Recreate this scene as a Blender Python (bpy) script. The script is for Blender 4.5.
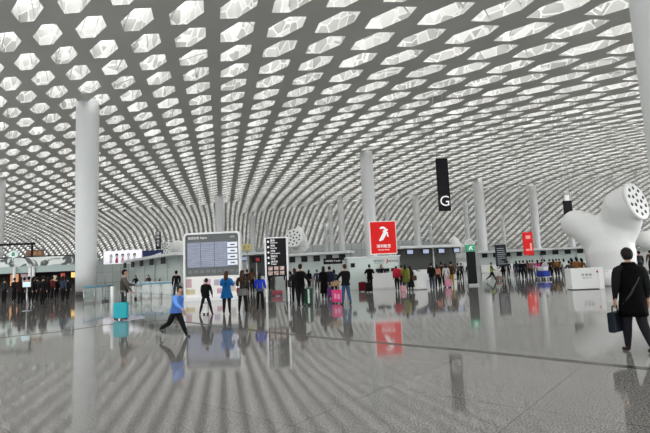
import bpy, bmesh, math, random
from mathutils import Vector, Matrix

for o in list(bpy.data.objects):
    bpy.data.objects.remove(o)
S = bpy.context.scene
C = S.collection

# ---------------------------------------------------------------- camera
EYE, FOC = 1.6, 473.0
PITCH, ROLL = math.radians(6.2), math.radians(2.5)
_F = Vector((0, math.cos(PITCH), math.sin(PITCH)))
_U = Vector((0, -math.sin(PITCH), math.cos(PITCH)))
_R = Vector((1, 0, 0))
CR = _R * math.cos(ROLL) - _U * math.sin(ROLL)
CU = _R * math.sin(ROLL) + _U * math.cos(ROLL)
cd = bpy.data.cameras.new('camera')
cd.sensor_width = 36.0
cd.lens = FOC / 650 * 36
cd.clip_end = 900
cam = bpy.data.objects.new('camera', cd)
C.objects.link(cam)
m3 = Matrix((CR, CU, -_F)).transposed()
cam.matrix_world = Matrix.Translation((0, 0, EYE)) @ m3.to_4x4()
S.camera = cam

# ---------------------------------------------------------------- world: overcast daylight
w = bpy.data.worlds.new('world')
S.world = w
w.use_nodes = True
nt = w.node_tree
bg = nt.nodes['Background']
tc = nt.nodes.new('ShaderNodeTexCoord')
sx = nt.nodes.new('ShaderNodeSeparateXYZ')
cr = nt.nodes.new('ShaderNodeValToRGB')
nt.links.new(tc.outputs['Generated'], sx.inputs[0])
nt.links.new(sx.outputs['Z'], cr.inputs[0])
cr.color_ramp.elements[0].color = (0.8, 0.82, 0.84, 1)
cr.color_ramp.elements[0].position = 0.0
cr.color_ramp.elements[1].color = (1.0, 0.99, 0.97, 1)
cr.color_ramp.elements[1].position = 0.5
nt.links.new(cr.outputs[0], bg.inputs[0])
# the overcast sky is brighter towards the hidden sun, over to the right
mr = nt.nodes.new('ShaderNodeMapRange')
mr.inputs['From Min'].default_value = -1; mr.inputs['From Max'].default_value = 1
mr.inputs['To Min'].default_value = 2.3; mr.inputs['To Max'].default_value = 4.9
nt.links.new(sx.outputs['X'], mr.inputs['Value'])
nt.links.new(mr.outputs[0], bg.inputs[1])
bg.inputs[1].default_value = 3.3

S.view_settings.view_transform = 'Standard'
S.view_settings.look = 'None'
S.view_settings.gamma = 1
S.view_settings.use_curve_mapping = False
S.view_settings.exposure = 0.05

# ---------------------------------------------------------------- helpers
def at(px, py, Y):
    """the point seen at pixel px,py whose distance along the view's level axis is Y"""
    d = _F + CR * ((px - 325) / FOC) - CU * ((py - 216.5) / FOC)
    return Vector((0, 0, EYE)) + d * (Y / d.y)

def ground(px, py):
    d = _F + CR * ((px - 325) / FOC) - CU * ((py - 216.5) / FOC)
    return Vector((0, 0, EYE)) + d * (-EYE / d.z)

def mat(name, col, rough=0.6, metal=0.0, spec=0.5, emit=0.0, noise=0.0, nscale=8.0, bump=0.0, trans=0.0, alpha=1.0):
    m = bpy.data.materials.new(name)
    m.use_nodes = True
    t = m.node_tree
    b = t.nodes['Principled BSDF']
    b.inputs['Base Color'].default_value = (*col, 1)
    b.inputs['Roughness'].default_value = rough
    b.inputs['Metallic'].default_value = metal
    b.inputs['Specular IOR Level'].default_value = spec
    b.inputs['Transmission Weight'].default_value = trans
    b.inputs['Alpha'].default_value = alpha
    if emit:
        b.inputs['Emission Color'].default_value = (*col, 1)
        b.inputs['Emission Strength'].default_value = emit
    if noise or bump:
        co = t.nodes.new('ShaderNodeTexCoord')
        n = t.nodes.new('ShaderNodeTexNoise')
        n.inputs['Scale'].default_value = nscale
        n.inputs['Detail'].default_value = 4
        t.links.new(co.outputs['Object'], n.inputs['Vector'])
        if noise:
            r = t.nodes.new('ShaderNodeValToRGB')
            r.color_ramp.elements[0].position = 0.3
            r.color_ramp.elements[1].position = 0.7
            r.color_ramp.elements[0].color = (*[max(0, c * (1 - noise)) for c in col], 1)
            r.color_ramp.elements[1].color = (*[min(1, c * (1 + noise)) for c in col], 1)
            t.links.new(n.outputs['Fac'], r.inputs[0])
            t.links.new(r.outputs[0], b.inputs['Base Color'])
            if emit:
                t.links.new(r.outputs[0], b.inputs['Emission Color'])
        if bump:
            bp = t.nodes.new('ShaderNodeBump')
            bp.inputs['Strength'].default_value = bump
            bp.inputs['Distance'].default_value = 0.02
            t.links.new(n.outputs['Fac'], bp.inputs['Height'])
            t.links.new(bp.outputs[0], b.inputs['Normal'])
    return m

def link(o):
    C.objects.link(o)
    return o

def build(name, bm, m, parent=None, smooth=False, label=None):
    """links a bmesh as ONE mesh object"""
    me = bpy.data.meshes.new(name)
    bm.normal_update()
    bm.to_mesh(me)
    bm.free()
    if smooth:
        for p in me.polygons:
            p.use_smooth = True
    for mm in (m if isinstance(m, (list, tuple)) else [m]):
        me.materials.append(mm)
    o = link(bpy.data.objects.new(name, me))
    if parent is not None:
        o.parent = parent
    if label:
        o['label'] = label
    return o

def empty(name, loc=(0, 0, 0), rz=0.0):
    o = link(bpy.data.objects.new(name, None))
    o.location = loc
    o.rotation_euler = (0, 0, rz)
    o.empty_display_size = 0.3
    return o

def tag(o, label, cat, group=None, kind=None):
    if label: o['label'] = label
    if cat: o['category'] = cat
    if group: o['group'] = group
    if kind: o['kind'] = kind
    return o

def struct(name, bm, m, parent=None, smooth=False):
    o = build(name, bm, m, parent, smooth)
    if parent is None: o['kind'] = 'structure'
    return o

def box(bm, x0, x1, y0, y1, z0, z1, mi=0, bev=0.0):
    vs = [bm.verts.new(p) for p in ((x0,y0,z0),(x1,y0,z0),(x1,y1,z0),(x0,y1,z0),(x0,y0,z1),(x1,y0,z1),(x1,y1,z1),(x0,y1,z1))]
    fs = [bm.faces.new([vs[i] for i in q]) for q in ((0,3,2,1),(4,5,6,7),(0,1,5,4),(1,2,6,5),(2,3,7,6),(3,0,4,7))]
    for f in fs: f.material_index = mi
    if bev:
        es = list({e for f in fs for e in f.edges})
        r = bmesh.ops.bevel(bm, geom=es, offset=bev, segments=2, affect='EDGES', profile=0.5)
        for f in r['faces']: f.material_index = mi
    return fs

def tube(bm, pts, rad, n=8, mi=0, cap=True):
    """tube through pts, rad = number or list"""
    pts = [Vector(p) for p in pts]
    rads = rad if isinstance(rad, (list, tuple)) else [rad] * len(pts)
    rings = []
    prev = None
    for k, p in enumerate(pts):
        d = (pts[min(k + 1, len(pts) - 1)] - pts[max(k - 1, 0)]).normalized()
        if prev is None:
            ref = Vector((0, 0, 1)) if abs(d.z) < 0.9 else Vector((1, 0, 0))
            a = d.cross(ref).normalized()
        else:
            a = (prev - d * prev.dot(d)).normalized()
        prev = a
        b = d.cross(a)
        rings.append([bm.verts.new(p + (a * math.cos(t) + b * math.sin(t)) * rads[k]) for t in [2 * math.pi * i / n for i in range(n)]])
    for r0, r1 in zip(rings, rings[1:]):
        for i in range(n):
            f = bm.faces.new((r0[i], r0[(i + 1) % n], r1[(i + 1) % n], r1[i]))
            f.material_index = mi; f.smooth = True
    if cap:
        for r, fl in ((rings[0], True), (rings[-1], False)):
            f = bm.faces.new(r[::-1] if fl else r); f.material_index = mi
    return rings

def lathe(bm, prof, n=32, cx=0, cy=0, mi=0):
    """prof = [(radius, z)] bottom to top"""
    rings = []
    for r, z in prof:
        rings.append([bm.verts.new((cx + r * math.cos(2 * math.pi * i / n), cy + r * math.sin(2 * math.pi * i / n), z)) for i in range(n)])
    for r0, r1 in zip(rings, rings[1:]):
        for i in range(n):
            f = bm.faces.new((r0[i], r0[(i + 1) % n], r1[(i + 1) % n], r1[i]))
            f.material_index = mi; f.smooth = True
    bm.faces.new(rings[0][::-1]).material_index = mi
    bm.faces.new(rings[-1]).material_index = mi

def poly_prism(bm, pts, y0, y1, mi=0):
    """outline pts in (x,z), extruded y0..y1"""
    a = [bm.verts.new((x, y0, z)) for x, z in pts]
    b = [bm.verts.new((x, y1, z)) for x, z in pts]
    fs = [bm.faces.new(a), bm.faces.new(b[::-1])]
    n = len(pts)
    for i in range(n):
        fs.append(bm.faces.new((a[(i + 1) % n], a[i], b[i], b[(i + 1) % n])))
    for f in fs: f.material_index = mi
    return fs

# ---------------------------------------------------------------- materials of the hall
M = {}
M['panel'] = mat('ceiling_panel_grey', (0.56, 0.565, 0.54), 0.6, noise=0.06, nscale=0.15)
M['lining'] = mat('white_steel', (0.88, 0.88, 0.87), 0.5)
def truss_panels():
    m = mat('truss_backed_panels', (0.6, 0.6, 0.6), 0.5)
    t = m.node_tree; b = t.nodes['Principled BSDF']
    co = t.nodes.new('ShaderNodeTexCoord')
    v1 = t.nodes.new('ShaderNodeTexVoronoi'); v1.feature = 'DISTANCE_TO_EDGE'; v1.inputs['Scale'].default_value = 1.15
    v2 = t.nodes.new('ShaderNodeTexVoronoi'); v2.inputs['Scale'].default_value = 1.15
    for v in (v1, v2): t.links.new(co.outputs['Object'], v.inputs['Vector'])
    lt = t.nodes.new('ShaderNodeMath'); lt.operation = 'LESS_THAN'; lt.inputs[1].default_value = 0.055
    t.links.new(v1.outputs['Distance'], lt.inputs[0])
    sp = t.nodes.new('ShaderNodeSeparateColor'); t.links.new(v2.outputs['Color'], sp.inputs[0])
    rp = t.nodes.new('ShaderNodeValToRGB')
    rp.color_ramp.elements[0].color = (0.48, 0.48, 0.465, 1); rp.color_ramp.elements[1].color = (0.92, 0.92, 0.90, 1)
    t.links.new(sp.outputs[0], rp.inputs[0])
    mx = t.nodes.new('ShaderNodeMix'); mx.data_type = 'RGBA'
    t.links.new(lt.outputs[0], mx.inputs[0]); t.links.new(rp.outputs[0], mx.inputs[6]); mx.inputs[7].default_value = (0.97, 0.97, 0.96, 1)
    t.links.new(mx.outputs[2], b.inputs['Base Color'])
    return m
M['truss'] = truss_panels()
M['white'] = mat('white_paint', (0.80, 0.81, 0.80), 0.35)
M['cone'] = mat('column_white', (0.68, 0.70, 0.695), 0.28, noise=0.02, nscale=0.6)
M['dark'] = mat('dark_gap', (0.03, 0.03, 0.035), 0.6)

def glass_skin():
    m = bpy.data.materials.new('skylight_glass')
    m.use_nodes = True
    t = m.node_tree
    for n in list(t.nodes): t.nodes.remove(n)
    out = t.nodes.new('ShaderNodeOutputMaterial')
    tr = t.nodes.new('ShaderNodeBsdfTransparent')
    tl = t.nodes.new('ShaderNodeBsdfTranslucent')
    mx = t.nodes.new('ShaderNodeMixShader')
    geo = t.nodes.new('ShaderNodeTexCoord')
    vo = t.nodes.new('ShaderNodeTexVoronoi')
    vo.inputs['Scale'].default_value = 0.8
    mr = t.nodes.new('ShaderNodeMapRange')
    mr.inputs['To Min'].default_value = 0.25
    mr.inputs['To Max'].default_value = 0.85
    t.links.new(geo.outputs['Object'], vo.inputs['Vector'])
    sp = t.nodes.new('ShaderNodeSeparateColor')
    t.links.new(vo.outputs['Color'], sp.inputs[0])
    t.links.new(sp.outputs[0], mr.inputs['Value'])
    t.links.new(mr.outputs[0], mx.inputs[0])
    rt = t.nodes.new('ShaderNodeValToRGB')
    rt.color_ramp.elements[0].color = (0.28, 0.285, 0.285, 1); rt.color_ramp.elements[1].color = (0.85, 0.85, 0.84, 1)
    t.links.new(sp.outputs[1], rt.inputs[0]); t.links.new(rt.outputs[0], tl.inputs[0])
    tr.inputs[0].default_value = (0.56, 0.56, 0.56, 1)
    t.links.new(tr.outputs[0], mx.inputs[1])
    t.links.new(tl.outputs[0], mx.inputs[2])
    t.links.new(mx.outputs[0], out.inputs[0])
    return m
M['skyglass'] = glass_skin()

def granite():
    m = bpy.data.materials.new('polished_granite')
    m.use_nodes = True
    t = m.node_tree
    b = t.nodes['Principled BSDF']
    co = t.nodes.new('ShaderNodeTexCoord')
    n1 = t.nodes.new('ShaderNodeTexNoise'); n1.inputs['Scale'].default_value = 55; n1.inputs['Detail'].default_value = 3
    n2 = t.nodes.new('ShaderNodeTexNoise'); n2.inputs['Scale'].default_value = 0.35; n2.inputs['Detail'].default_value = 3
    r1 = t.nodes.new('ShaderNodeValToRGB')
    e = r1.color_ramp.elements
    e[0].position = 0.36; e[0].color = (0.07, 0.069, 0.066, 1)
    e[1].position = 0.62; e[1].color = (0.37, 0.362, 0.345, 1)
    t.links.new(co.outputs['Object'], n1.inputs['Vector'])
    t.links.new(co.outputs['Object'], n2.inputs['Vector'])
    t.links.new(n1.outputs['Fac'], r1.inputs[0])
    mp = t.nodes.new('ShaderNodeMapping'); mp.inputs['Rotation'].default_value = (0, 0, math.radians(JOINT))
    t.links.new(co.outputs['Object'], mp.inputs['Vector'])
    br = t.nodes.new('ShaderNodeTexBrick')
    br.offset = 0.0
    br.inputs['Color1'].default_value = (1, 1, 1, 1); br.inputs['Color2'].default_value = (0.93, 0.93, 0.93, 1)
    br.inputs['Mortar'].default_value = (0.35, 0.35, 0.35, 1)
    br.inputs['Scale'].default_value = 1.0
    br.inputs['Mortar Size'].default_value = 0.006
    br.inputs['Mortar Smooth'].default_value = 0.3
    br.inputs['Brick Width'].default_value = 1.8
    br.inputs['Row Height'].default_value = 1.8
    t.links.new(mp.outputs[0], br.inputs['Vector'])
    mx = t.nodes.new('ShaderNodeMix'); mx.data_type = 'RGBA'; mx.blend_type = 'MULTIPLY'; mx.inputs[0].default_value = 1.0
    t.links.new(r1.outputs[0], mx.inputs[6]); t.links.new(br.outputs['Color'], mx.inputs[7])
    t.links.new(mx.outputs[2], b.inputs['Base Color'])
    rr = t.nodes.new('ShaderNodeMapRange')
    rr.inputs['To Min'].default_value = 0.035; rr.inputs['To Max'].default_value = 0.08
    t.links.new(n2.outputs['Fac'], rr.inputs['Value'])
    t.links.new(rr.outputs[0], b.inputs['Roughness'])
    b.inputs['Specular IOR Level'].default_value = 0.8
    return m
JOINT = 40
M['floor'] = granite()

# ---------------------------------------------------------------- the vaulted honeycomb ceiling
AZ = -0.216043322
E2 = Vector((math.sin(AZ), math.cos(AZ)))
RR = Vector((math.cos(AZ), -math.sin(AZ)))
KS = 0.905
def splus(t, w):
    u = t / w
    return w * (u if u > 30 else math.log1p(math.exp(u)))
def ceil_z(x, y):
    v = x * E2.x + y * E2.y
    u = x * RR.x + y * RR.y
    cap = 60 + splus(110 - 2.6 * splus(u - 34, 6.0), 6.0)
    back = splus(v - cap, 6.0)
    xe = (x - E2.x * back) / KS / 20
    ye = (y - E2.y * back) / KS / 20
    xe = max(-4.6, min(3.4, xe))
    z = 16 - 2.29 * xe + .987 * ye + .1365 * xe * xe + .602 * xe * ye + .0235 * ye * ye
    z = (z - EYE) * KS + EYE
    zc = 19.8 + 0.1 * splus(32 - u, 4.0)
    z = zc - splus(zc - z, 0.7)
    z -= 0.45 * splus(v - 132 - 34 * (1 - math.exp(-max(0, 32 - u) / 20)) + 0.8 * splus(u - 30, 8.0), 5.0)
    z -= 0.25 * splus(-u - 75, 8.0)
    return max(z, 3.0)
def lat(i, j):
    L = i * 0.8660254
    D = j - i * 0.5
    Lc = max(-7.0, min(11.0, L)); dL = L - Lc
    f = Lc - .01028 * Lc ** 2 + .000707 * Lc ** 3 + (1 - .02056 * Lc + .00212 * Lc ** 2) * dL
    g = .0216 * Lc ** 2 - .000646 * Lc ** 3 + (.0432 * Lc - .00194 * Lc ** 2) * dL
    s = 3.6407 * KS
    p = Vector((-8.245, 28.47)) * KS + (RR * (1.02467 * f) + E2 * (D + g)) * s
    v = p.x * E2.x + p.y * E2.y
    u = p.x * RR.x + p.y * RR.y
    k = max(0.0, min(1.0, (u + 8) / 34)); k = k * k * (3 - 2 * k)
    return p - E2 * (0.5 * k * splus(v - 120 + 0.9 * splus(u - 34, 5.0), 8.0))      # the far bays are finer
def build_ceiling():
    rnd = random.Random(3)
    pb = bmesh.new(); lb = bmesh.new(); gb = bmesh.new(); sb = bmesh.new()
    def pt(i, j, a, b, dz=0.0):
        p = lat(i + a, j + b)
        return Vector((p.x, p.y, ceil_z(p.x, p.y) + dz))
    cache = {}
    def corner(i, j, a, b):
        key = (round(4 * (i + a)), round(4 * (j + b)))
        if key not in cache: cache[key] = pb.verts.new(pt(i, j, a, b))
        return cache[key]
    UP = 1.3
    for i in range(-48, 62):
        for j in range(-44, 125):
            c = lat(i, j)
            if c.y < -28 or c.y > 215 or abs(c.x) > 30 + 0.95 * max(c.y, 0) or abs(c.x) > 130: continue
            t = max(0, min(1, (i + 3) / 11))
            V0 = (.35, -.36); V1 = (.335 + .02 * t, .045 - .01 * t); V2 = (-.05 + .09 * t, .41 + .02 * t)
            hexa = [V0, V1, V2] + [(-p[0], -p[1]) for p in (V0, V1, V2)]
            vv = c.x * E2.x + c.y * E2.y; uu = c.x * RR.x + c.y * RR.y
            fine = vv > 124 if uu < 4 else vv > 128 + 30 * (1 - math.exp(-max(0, 32 - uu) / 20)) - 0.8 * splus(uu - 30, 8.0)
            for ci, cj, sc in (((i - .25, j - .25, .5), (i + .25, j - .25, .5), (i - .25, j + .25, .5), (i + .25, j + .25, .5)) if fine else ((i, j, 1.0),)):
                co = [corner(ci, cj, a_ * sc, b_ * sc) for a_, b_ in ((.5, -.5), (.5, .5), (-.5, .5), (-.5, -.5))]
                base = [pt(ci, cj, a_ * sc, b_ * sc) for a_, b_ in hexa]
                cen = pt(ci, cj, 0, 0)
                iv = [pb.verts.new(p) for p in base]
                for q in ((co[0], co[1], iv[1], iv[0]), (co[1], iv[2], iv[1]), (co[1], co[2], iv[3], iv[2]),
                          (co[2], co[3], iv[4], iv[3]), (co[3], iv[5], iv[4]), (co[3], co[0], iv[0], iv[5])):
                    pb.faces.new(q)
                up = Vector((0, 0, UP * sc))
                tp = [cen + (p - cen) * 1.18 + up for p in base]
                a = [lb.verts.new(p) for p in base]; b = [lb.verts.new(p) for p in tp]
                for q in range(6):
                    lb.faces.new((a[q], b[q], b[(q + 1) % 6], a[(q + 1) % 6]))
                gv = [gb.verts.new(p) for p in tp]
                gc = gb.verts.new(cen + up + Vector((0, 0, .45 * sc)))
                for q in range(6): gb.faces.new((gv[q], gv[(q + 1) % 6], gc))
            if c.y < 75 and c.y > -4:
                rot = rnd.randrange(6)
                mid = [cen + (p - cen) * 1.03 + up * 0.3 for p in base]
                top = cen + up + Vector((0, 0, .40))
                segs = [(mid[(rot + 1) % 6], top), (mid[(rot + 4) % 6], top)]
                if rnd.random() < .5: segs.append((mid[(rot + 2) % 6], mid[(rot + 4) % 6]))
                for p, q in segs:
                    tube(sb, (p, q), 0.03 + .03 * rnd.random(), 4, cap=False)
    ce = struct('ceiling', pb, M['panel'])
    build('opening_lining', lb, M['truss'], ce)
    build('skylight_glazing', gb, M['skyglass'], ce)
    build('space_frame', sb, M['lining'], ce)
    return ce
build_ceiling()

# ---------------------------------------------------------------- floor
bm = bmesh.new()
vs = [bm.verts.new(p) for p in ((-140, -30, 0), (140, -30, 0), (140, 210, 0), (-140, 210, 0))]
bm.faces.new(vs)
fl = struct('floor', bm, M['floor'])
# ---------------------------------------------------------------- expansion joint in the floor and the far enclosure
M['steel'] = mat('brushed_steel', (0.45, 0.46, 0.46), 0.3, 0.9)
M['joint'] = mat('dark_metal_strip', (0.07, 0.068, 0.062), 0.25, 0.5, noise=0.2, nscale=3)
def strip(pxs, wid, z):
    b = bmesh.new()
    g = [ground(*p) for p in pxs]
    prev = None
    for k, p in enumerate(g):
        d = (g[min(k + 1, len(g) - 1)] - g[max(k - 1, 0)]).normalized()
        nn = Vector((-d.y, d.x, 0)) * wid / 2
        row = [b.verts.new((p.x + s * nn.x, p.y + s * nn.y, zz)) for s, zz in ((-1, 0), (-1, z), (1, z), (1, 0))]
        if prev:
            for q in range(3): b.faces.new((prev[q], row[q], row[q + 1], prev[q + 1]))
        prev = row
    return b
struct('trim_1', strip([(-60, 345), (0, 337.7), (61, 331.5), (101, 325.5), (135, 321.7), (165, 320.3), (190, 322.5), (244, 329), (320, 337.5),
                        (400, 344.5), (480, 351.5), (560, 360), (650, 369), (720, 376)], .17, .004), M['joint'])

def wall_mat():
    m = mat('frosted_glass_wall', (0.50, 0.55, 0.54), 0.3)
    t = m.node_tree; b = t.nodes['Principled BSDF']
    co = t.nodes.new('ShaderNodeTexCoord')
    br = t.nodes.new('ShaderNodeTexBrick'); br.offset = 0
    br.inputs['Color1'].default_value = (0.50, 0.56, 0.545, 1); br.inputs['Color2'].default_value = (0.60, 0.64, 0.63, 1)
    br.inputs['Mortar'].default_value = (0.25, 0.27, 0.27, 1)
    br.inputs['Scale'].default_value = 1; br.inputs['Mortar Size'].default_value = .05
    br.inputs['Brick Width'].default_value = 2.4; br.inputs['Row Height'].default_value = 3.4
    sx = t.nodes.new('ShaderNodeSeparateXYZ'); cb = t.nodes.new('ShaderNodeCombineXYZ'); ad = t.nodes.new('ShaderNodeMath')
    t.links.new(co.outputs['Object'], sx.inputs[0])
    t.links.new(sx.outputs['X'], ad.inputs[0]); t.links.new(sx.outputs['Y'], ad.inputs[1])
    t.links.new(ad.outputs[0], cb.inputs[0]); t.links.new(sx.outputs['Z'], cb.inputs[1])
    t.links.new(cb.outputs[0], br.inputs['Vector'])
    t.links.new(br.outputs['Color'], b.inputs['Base Color'])
    return m
M['wall'] = wall_mat()
def wall(name, p, q, h):
    b = bmesh.new()
    d = Vector((q[0] - p[0], q[1] - p[1], 0)).normalized(); n = Vector((-d.y, d.x, 0)) * .15
    lo = [Vector((*p, 0)) + n, Vector((*q, 0)) + n, Vector((*q, 0)) - n, Vector((*p, 0)) - n]
    a = [b.verts.new(v) for v in lo]; c = [b.verts.new(v + Vector((0, 0, h))) for v in lo]
    b.faces.new(a[::-1]); b.faces.new(c)
    for i in range(4): b.faces.new((a[i], a[(i + 1) % 4], c[(i + 1) % 4], c[i]))
    struct(name, b, M['wall'])
wall('wall_far', (-128, 178), (128, 122), 9)
wall('wall_left', (-110, 5), (-110, 176), 10)
wall('wall_right', (118, 10), (118, 124), 1.1)  # height cut down on purpose so more daylight enters from the right

# ---------------------------------------------------------------- white cone columns
def top_depth(px, py):
    d = _F + CR * ((px - 325) / FOC) - CU * ((py - 216.5) / FOC); d = d / d.y
    Y = 4.0
    while Y < 200:
        if EYE + d.z * Y > ceil_z(d.x * Y, Y): return Vector((d.x * Y, Y, 0))
        Y += .5
    return None
_mc = {}
def cm(col, rough=.75):
    k = (tuple(col), rough)
    if k not in _mc: _mc[k] = mat('cloth_' + str(len(_mc)), col, rough, spec=.12, noise=.12, nscale=25)
    return _mc[k]
def column(p, r0, r1, label):
    x, y = p.x, p.y
    zt = ceil_z(x, y) + .25
    t = empty('column', (x, y, 0))
    tag(t, label, 'column', 'white tapering columns of the hall')
    b = bmesh.new()
    lathe(b, [(r0 + (r1 - r0) * min(1, (k / 12) * 1.6), .45 + (zt - .45) * k / 12) for k in range(13)], 40)
    build('shaft', b, M['cone'], t)
    b = bmesh.new()
    lathe(b, [(r0 + .03, 0), (r0 + .03, .42), (r0 - .02, .46)], 40)
    build('base_ring', b, cm((.10, .10, .10), .35), t)
def col_top(px, py, wpx, label, taper=.86):
    p = top_depth(px, py)
    if p is None: print('COL none', px, py); return
    r = wpx / 2 * p.y / FOC
    column(p, r * taper, r, label)
column(Vector((at(86, 277, 43.4).x, 43.4, 0)), .86, 1.0, 'thick white column at left, just right of the food stands')
column(Vector((at(688, 257, 20).x, 20, 0)), .93, 1.0, 'huge near white column cut off by the right edge')
col_top(366, 152, 13, 'white column rising behind the red square banner')
col_top(477.3, 179, 10.2, 'thickest white column right of the hanging letter G sign')
col_top(532, 186, 7.4, 'tall white column beside the small red hanging banner')
col_top(415, 195, 6.6, 'slender white column between the red square banner and the letter G sign')
col_top(340, 196, 6.4, 'white column left of the red banner, taller of a close pair')
col_top(330, 206, 4.8, 'thin white column left of the red banner, shorter of a close pair')
col_top(219, 195, 8.4, 'white column rising above the flight information board')
col_top(252, 216, 6.2, 'short white column just right of the flight information board')
col_top(267, 222, 3, 'thin far column seen above the black directory sign')
col_top(325.5, 223, 3, 'thin far column half way between directory sign and red banner')
col_top(386.8, 211, 3.6, 'thin column just above the right half of the red square banner')
col_top(464.8, 201, 4.8, 'thin white column close left of the thickest middle column')
col_top(430, 225, 3.2, 'short far column below the hanging letter G sign')
col_top(502, 215, 3.8, 'thin far column above the dark upright board at right')
col_top(567, 192, 6.5, 'column behind the small black sign above the big white vent tree')
col_top(591, 212, 4, 'thin far column right of the black sign, above the vent tree')
column(Vector((at(-4, 281, 80).x, 80, 0)), .8, 1.0, 'white column at the far left edge of the picture')

# ---------------------------------------------------------------- ventilation trees
M['vent'] = mat('vent_white', (0.78, 0.79, 0.78), 0.3)
M['hole'] = mat('vent_hole_dark', (0.05, 0.05, 0.05), 0.7)
def vent_tree(base, trunk, branches, label, vox=.1, n_holes=True):
    """trunk = [(point, radius)], branches = [(points+radii, disc?)] in coordinates relative to the base"""
    t = empty('ventilation_tree', base)
    tag(t, label, 'air vent', 'white branching air vents')
    b = bmesh.new()
    tube(b, [p for p, r in trunk], [r for p, r in trunk], 28)
    discs = []
    for pts, disc in branches:
        P = [Vector(p) for p, r in pts]; R = [r for p, r in pts]
        d = (P[-1] - P[-2]).normalized()
        if not disc:
            for a in (20, 40, 60, 78):
                P.append(P[len(pts) - 1] + d * R[len(pts) - 1] * math.sin(math.radians(a)) * .8)
                R.append(R[len(pts) - 1] * math.cos(math.radians(a)))
        else:
            if disc is not True:
                nn = Vector(disc).normalized(); P[-1:] = [P[-1] - nn * .7, P[-1]]; R.append(R[-1]); d = nn
            discs.append((P[-1], d, R[-1]))
        tube(b, P, R, 28)
    o = build('trunk', b, M['vent'], t, True)
    md = o.modifiers.new('r', 'REMESH'); md.mode = 'VOXEL'; md.voxel_size = vox; md.use_smooth_shade = True
    md = o.modifiers.new('s', 'SMOOTH'); md.iterations = 14; md.factor = .6
    for c, d, R in discs:
        rot = d.to_track_quat('Z', 'Y').to_matrix().to_4x4()
        mt = Matrix.Translation(c) @ rot
        b = bmesh.new()
        lathe(b, [(R * .97, -.12), (R * 1.0, -.02), (R * .98, .05), (R * .90, .07)], 40)
        b.transform(mt)
        pl = build('outlet_plate', b, M['vent'], t)
        spots = [(0, 0)] + [(.36 * R * math.cos(a), .36 * R * math.sin(a)) for a in [k * math.pi * 2 / 5 for k in range(5)]] + \
                [(.70 * R * math.cos(a), .70 * R * math.sin(a)) for a in [k * math.pi * 2 / 10 + .3 for k in range(10)]]
        for x, y in spots:
            b = bmesh.new()
            lathe(b, [(R * .095, .05), (R * .095, .085), (R * .05, .088)], 12, x, y)
            b.transform(mt)
            build('air_outlet', b, M['hole'], pl, label='dark round air outlet')
    return t
p = ground(611, 284.5); D = 28.5; bx = at(611, 258, D)
def rel(px, py, dy, D=D, b=bx):
    q = at(px, py, D + dy); return (q.x - b.x, q.y - b.y, q.z)
vent_tree((bx.x, bx.y, 0), [((0, 0, -.05), 1.28), ((0, 0, .8), 1.24), (rel(610, 252, 0), 1.36), (rel(607, 240, .2), 1.15)],
          [([(rel(609, 250, 0), 1.05), (rel(597, 236, .4), 1.0), (rel(583, 226, 1.0), .94), (rel(574.5, 223.5, 1.6), .88)], False),
           ([(rel(609, 248, 0), 1.1), (rel(619, 226, -.1), 1.12), (rel(636.3, 201.3, -1.5), 1.13)], (.50, -.83, .22))],
          'big white forked air vent tree with perforated disc at right', .09)
def small_tree(pb, D, trunk_r, br, label, vox=.12):
    b = at(pb[0], 270, D)
    f = lambda q, dy=0: rel(q[0], q[1], dy, D, b)
    return vent_tree((b.x, D, 0), [((0, 0, -.05), trunk_r), (f((pb[0], pb[1] + 6)), trunk_r), (f(pb), trunk_r * .9)],
                     [([(f(q[:2], q[2]), q[3]) for q in pts], d) for pts, d in br], label, vox)
small_tree((303, 256), 55, 1.1, [([(301, 250, 0, .95), (298, 242, -.6, 1.05), (293.5, 238, -2.0, 1.08)], True), ([(302, 250, .2, .95), (300, 237, .5, .75), (298.5, 229, .5, .45)], False)],
           'white air vent with round perforated face right behind the black directory sign')
small_tree((178, 262), 66, 1.5, [([(176, 253, 0, 1.2), (171, 249, -1.2, 1.0), (165, 248.5, -3.0, .90)], True), ([(178, 256, 0, 1.2), (178, 249, .6, 1.15), (179, 246.5, 1, 1.0)], False)],
           'white air vent with perforated disc left of the flight information board')
small_tree((465, 262), 80, 1.1, [([(463, 257, 0, 1.0), (457, 248, .4, 1.0), (453.5, 241, .8, .85)], False), ([(465, 256, 0, 1.0), (467, 248, -.9, .95), (469.5, 244, -2.6, .82)], True)],
           'forked white air vent just left of the green exit pillar')
small_tree((412, 262), 75, 1.0, [([(411, 258, 0, 1.0), (408, 252, .3, .7), (407.5, 248, .6, .35)], False), ([(412, 258, 0, 1.0), (416, 254, .5, .8)], False)],
           'low pointed white air vent right of the red square banner', .1)
small_tree((656, 250), 42, 1.2, [([(655, 247, 0, 1.0), (648, 241, -.4, .85), (645, 240, -.8, .8)], False), ([(656, 247, 0, 1.0), (662, 236, .4, 1)], False)],
           'white air vent partly hidden at the right edge beside the big vent tree', .1)

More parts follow.
